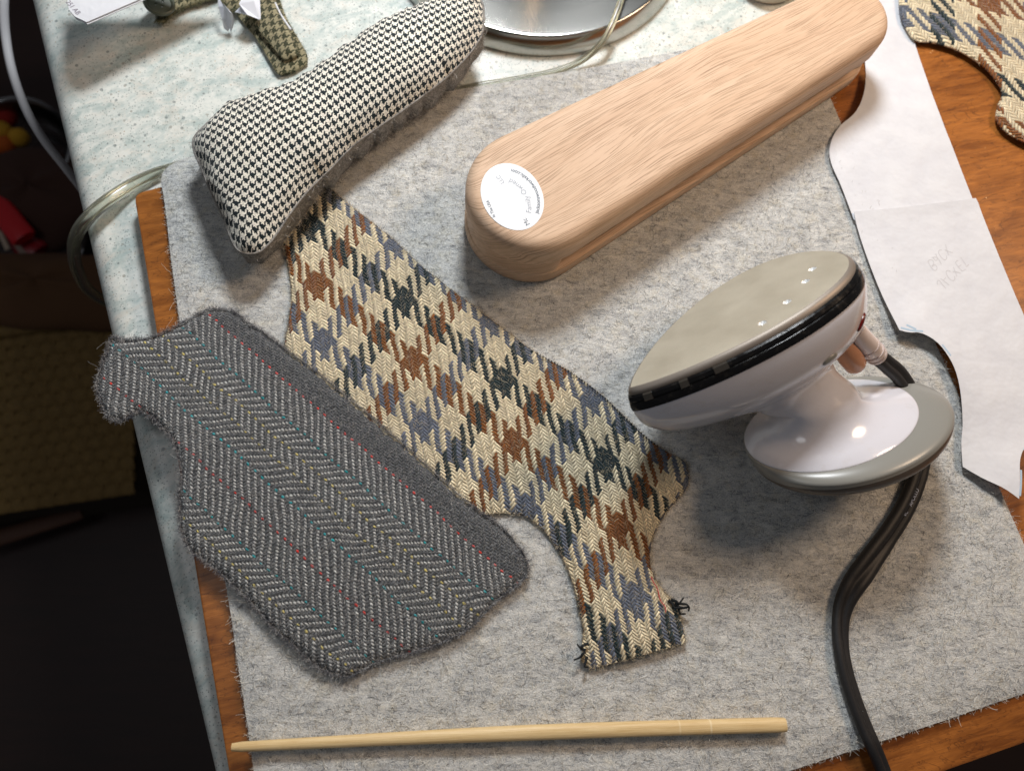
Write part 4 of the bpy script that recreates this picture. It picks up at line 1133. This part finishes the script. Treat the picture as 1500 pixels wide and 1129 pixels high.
# torn white lining: folded leaves
LIN = plain('white_lining_cloth', lin(226, 228, 236), .6)
tl = thing('torn_lining', at(345, 18, 0)[:2].tolist()+[0.0], 'torn white lining scraps with pointed ends lying by the olive tab', 'lining scrap')
def leaf(pts, zs):
    P = np.array([at(a, b, z) for (a, b), z in zip(pts, zs)]); Q = P-np.array([0, 0, .03]); n_ = len(P)
    V = np.vstack([P, Q]); Fc = [list(range(n_)), list(range(n_, 2*n_))[::-1]]+[[i, i+n_, (i+1) % n_+n_, (i+1) % n_] for i in range(n_)]
    build('lining_leaf', V, Fc, LIN, tl, smooth=False)
leaf([(318, -8), (328, 10), (340, 20), (343, 28), (334, 46), (328, 42), (325, 28), (320, 10)], [1.3, 1.4, 1.2, .7, .2, .3, .9, 1.2])
leaf([(326, 4), (337, 18), (341, 21), (343, 34), (338, 48), (336, 40), (334, 24)], [1.5, 1.45, 1.3, .7, .15, .3, 1.0])
leaf([(344, 18), (352, 10), (360, 3), (358, -12), (380, -12), (382, 28), (379, 30), (372, 24), (362, 22), (352, 19)], [1.2, 1.5, 1.7, 1.8, 1.6, 1.1, 1.05, 1.3, 1.45, 1.4])
leaf([(362, 22), (350, 6), (358, -10), (372, 2), (381, 22), (380, 29), (370, 25)], [1.50, 1.75, 1.9, 1.7, 1.2, 1.15, 1.4])
# button with four holes
bc = at(233, 6, .9); btn = thing('coat_button', [bc[0], bc[1], .55], 'dark olive four hole button lying on the frayed strip at the top edge', 'button')
th = np.linspace(0, 2*np.pi, 40, endpoint=False)
hs = [np.array([[.17*sx+.075*math.cos(a), .17*sy+.075*math.sin(a)] for a in np.linspace(0, 6.283, 9)[:-1]]) for sx in (-1, 1) for sy in (-1, 1)]
Cc = np.array([[.62*math.cos(a), .62*math.sin(a)] for a in th]); V2, Tq = fill(Cc, .12, hs)
tl_ = Matrix.Rotation(math.radians(20), 3, 'Y')
def bt_(Q): return np.array([tuple(tl_@Vector(q)) for q in Q])
BUT = plain('olive_horn', lin(84, 88, 74), .25)
n_ = len(V2); V = np.vstack([np.c_[V2, np.full(n_, .10)], np.c_[V2, np.full(n_, -.05)]])
Fc = [list(t) for t in Tq]+[[q+n_ for q in t[::-1]] for t in Tq]+[[a, a+n_, b+n_, b] for a, b in rims(Tq)]
build('button_disc', bt_(V)+bc, Fc, BUT, btn, auto=30)
rr = [(.60, -.06), (.80, -.04), (.86, .06), (.84, .17), (.76, .22), (.68, .18), (.62, .10), (.60, .02)]
Vq, Fq = loft(lathe(rr, 48)+[lathe(rr[:1], 48)[0]]); build('button_rim', bt_(Vq)+bc, Fq, BUT, btn)

# ================================================================== WHITE CARD (raised) top left
cd_px = [(97, -70, 1), (97, 0, 1), (100, 13, 1), (109, 24, 1), (127, 33, 1), (196, -1, 1), (330, -68, 1)]
Bc_ = outline(cd_px, 3.4, .4, True)
Bc_ = np.array([at(p[0], p[1], 3.4)[:2] for p in cd_px])
cy0 = at(110, 30, 3.4)[1]
cdz = lambda x, y: 3.4-.10*(y-cy0)
cdt = thing('paper_card', at(140, -20, 0)[:2].tolist()+[0.0], 'white card with clipped corner and small writing at the top left', 'card')
slab('card_sheet', Bc_, PAPER, lambda x, y: cdz(x, y), lambda x, y: cdz(x, y)-.05, cdt, .8, auto=30, smooth=False)
slab('card_backing', Bc_*1.0+np.array([.03, -.06]), PAPER, lambda x, y: cdz(x, y)-.09, lambda x, y: cdz(x, y)-.13, cdt, .8, auto=30, smooth=False)
V, Fc = text_local('251 AB', .38)
p = at(106, 10, 3.4); q = at(113, 18, 3.4); xd = (q-p)[:2]; xd /= np.linalg.norm(xd); yd = np.array([-xd[1], xd[0]]); W = p[:2]+V[:, :1]*xd+V[:, 1:2]*yd
build('card_writing', np.c_[W, cdz(W[:, 0], W[:, 1])+.01], Fc, plain('grey_pen', lin(120, 110, 125), .8), cdt, smooth=False, uv=False)

# ================================================================== WHITE CABLE hanging beside the counter
P = spline([at(a, b, z) for a, b, z in ((12, -60, -2), (6, 0, -3), (8, 50, -4), (18, 105, -5), (38, 160, -6.5), (64, 205, -8), (95, 245, -10), (125, 285, -13), (150, 330, -17))], 10)
wc = tube('white_cable', P, .27, WCAB, None, 12); tag(wc, 'white cable hanging down beside the counter edge at the far left', 'cable')

# ================================================================== THINGS UNDER THE COUNTER
def tubs(px, py, z, r, h, label):
    c = at(px, py, z); t = thing('plastic_tub', [c[0], c[1], z-h], label, 'tub')
    V, Fc = loft([q+np.array([c[0], c[1], z-h]) for q in lathe([(r*.8, 0), (r*.86, .3), (r*.98, h-.5), (r*1.04, h-.4), (r*1.04, h), (r*.98, h), (r*.95, h-.5), (r*.84, .4)], 48)], cap0=True, cap1=True)
    build('tub_wall', V, Fc, TUB, t, auto=50); return c
def ball(name, c, r, m, label, group=None, cat='ball'):
    rings = []
    for a in np.linspace(-math.pi/2+.05, math.pi/2-.05, 12):
        t = np.linspace(0, 2*np.pi, 20, endpoint=False); k = r*math.cos(a)*(1+.04*np.sin(6*t)); rings.append(np.stack([c[0]+k*np.cos(t), c[1]+k*np.sin(t), np.full(20, c[2]+r*math.sin(a))], 1))
    V, Fc = loft(rings, cap0=True, cap1=True); o = build(name, V, Fc, m); return tag(o, label, cat, group)
zt = -42
c = tubs(12, 215, zt, 6.5, 8, 'clear round tub of yarn balls beside the counter, upper left')
OR, YE, RD = plain('orange_yarn', lin(190, 90, 24), .9), plain('yellow_yarn', lin(200, 150, 40), .9), plain('red_yarn', lin(150, 30, 20), .9)
for (px, py, m, nm) in ((4, 192, YE, 'small yellow yarn ball, uppermost in the round tub'), (28, 202, YE, 'small yellow yarn ball at the right in the round tub'), (8, 214, OR, 'small orange yarn ball low in the round tub'), (10, 172, RD, 'small dark red yarn ball at the top of the round tub')):
    cc_ = at(px, py, zt-2.5); ball('yarn_ball', cc_, 1.15, m, nm, 'yarn balls in the round tub', 'yarn ball')
c = tubs(10, 335, zt-2, 8.5, 9, 'larger clear round tub holding red pens, left of the counter')
def rodthing(name, p, q, z, wd, m, label, cat, z2=None):
    a, b = at(*p, z), at(*q, z if z2 is None else z2); P = np.array([a, a+(b-a)*.04, a+(b-a)*.5, a+(b-a)*.96, b]); sec_ = np.array([(math.cos(t)*wd, math.sin(t)*wd*.5) for t in np.linspace(0, 2*np.pi, 16, endpoint=False)])
    o = tube(name, P, [.96, 1, 1, 1, .9], m, None, section=sec_); return tag(o, label, cat)
rodthing('marker_pen', (-10, 292), (36, 350), zt+.5, 1.35, plain('red_plastic', lin(205, 26, 34), .35), 'broad red plastic pen lying in the larger tub', 'marker pen')
rodthing('marker_pen', (18, 342), (56, 372), zt-1.5, 1.5, plain('dark_red_plastic_b', lin(150, 18, 30), .35), 'darker red plastic pen lower in the larger tub', 'marker pen')
rodthing('wooden_stick', (-4, 332), (12, 366), zt-.5, .28, plain('pale_wood', lin(190, 170, 150), .6), 'thin pale stick, leftmost in the larger tub', 'stick')
rodthing('wooden_stick', (22, 352), (48, 388), zt-1.0, .45, plain('grey_wood', lin(150, 130, 118), .6), 'wider pale stick in the larger tub below the red handle', 'stick')
rodthing('wooden_stick', (12, 380), (34, 398), zt-2.0, .3, plain('tan_wood', lin(170, 130, 96), .6), 'short tan stick at the bottom of the larger tub', 'stick')
# cloth bag folded below the tubs
def lump(name, c, rx, ry, rz_, m, label, cat, seed=1):
    g = np.random.default_rng(seed); k = g.uniform(0, 6.28, 6); rings = []
    for a in np.linspace(-math.pi/2+.03, math.pi/2-.03, 16):
        t = np.linspace(0, 2*np.pi, 40, endpoint=False); q = math.cos(a)*(1+.12*np.sin(3*t+k[0]+a*2)+.08*np.sin(5*t+k[1]-a*3)); rings.append(np.stack([c[0]+rx*q*np.cos(t), c[1]+ry*q*np.sin(t), c[2]+rz_*math.sin(a)*(1+.1*np.sin(4*t+k[2]))], 1))
    V, Fc = loft(rings, cap0=True, cap1=True); return tag(build(name, V, Fc, m), label, cat)
lump('cloth_bundle', at(60, 290, -44), 9, 6, 3, plain('dull_brown_cloth', lin(66, 40, 30), .9), 'dull brown cloth bundle between the two tubs', 'cloth bundle', 3)
lump('cloth_bundle', at(70, 425, -42), 12, 4.5, 3, plain('dark_tan_cloth', lin(88, 58, 32), .9), 'dark tan cloth bundle resting behind the straw basket rim', 'cloth bundle', 5)
lump('cloth_bundle', at(-30, 425, -42), 6, 4, 3, plain('dark_plum_cloth', lin(74, 20, 36), .9), 'dark plum cloth bundle at the left picture edge', 'cloth bundle', 7)
# straw basket: real woven strands on the side that faces up
bk = thing('straw_basket', at(60, 620, -50)[:2].tolist()+[-62], 'woven straw basket standing on the floor left of the counter, in the dark', 'basket')
q00, q10, q01, q11 = at(-90, 505, -43), at(196, 462, -43), at(-90, 765, -50), at(196, 722, -50)
def bq_(u, v): return (q00*(1-u)*(1-v)+q10*u*(1-v)+q01*(1-u)*v+q11*u*v)
nrm = np.cross(q10-q00, q01-q00); nrm /= np.linalg.norm(nrm); nrm = nrm if nrm[2] > 0 else -nrm
NR, NS = 14, 24
fl4 = np.array([(math.cos(t)*.75, math.sin(t)*.22) for t in np.linspace(0, 2*np.pi, 8, endpoint=False)])
for r_ in range(NR):
    v = (r_+.5)/NR; P = []
    for k in range(NS*4+1):
        u = k/(NS*4); P.append(bq_(u, v)+nrm*(.13*math.sin(math.pi*(k/4)+r_*math.pi)))
    tube('straw_strand', P, 1.05, WICK, bk, section=fl4)
for s_ in range(NS):
    u = (s_+.0)/NS+.5/NS*0+1e-3; P = [bq_(u, v) for v in np.linspace(0, 1, 8)]; tube('straw_stake', P, .22, WICK, bk, 6)
P = [bq_(u, -.02)+nrm*.3 for u in np.linspace(0, 1, 14)]; tube('basket_rim', P, .75, WICK, bk, 10)
back = [q00-nrm*1.2, q10-nrm*1.2, q11-nrm*1.2, q01-nrm*1.2]; lowv = [np.array([p[0], p[1], -61.9]) for p in back]
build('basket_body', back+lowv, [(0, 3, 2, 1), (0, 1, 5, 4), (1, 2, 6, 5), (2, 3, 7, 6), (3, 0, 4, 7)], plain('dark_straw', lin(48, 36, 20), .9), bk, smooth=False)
bx0 = [at(-60, 800, -58), at(130, 745, -58), at(150, 762, -58), at(-60, 822, -58)]
rodthing('floor_stick', (-40, 800), (120, 748), -58, 1.0, plain('brown_slat', lin(90, 60, 44), .7), 'dim brown slat lying on the floor below the straw basket', 'stick')
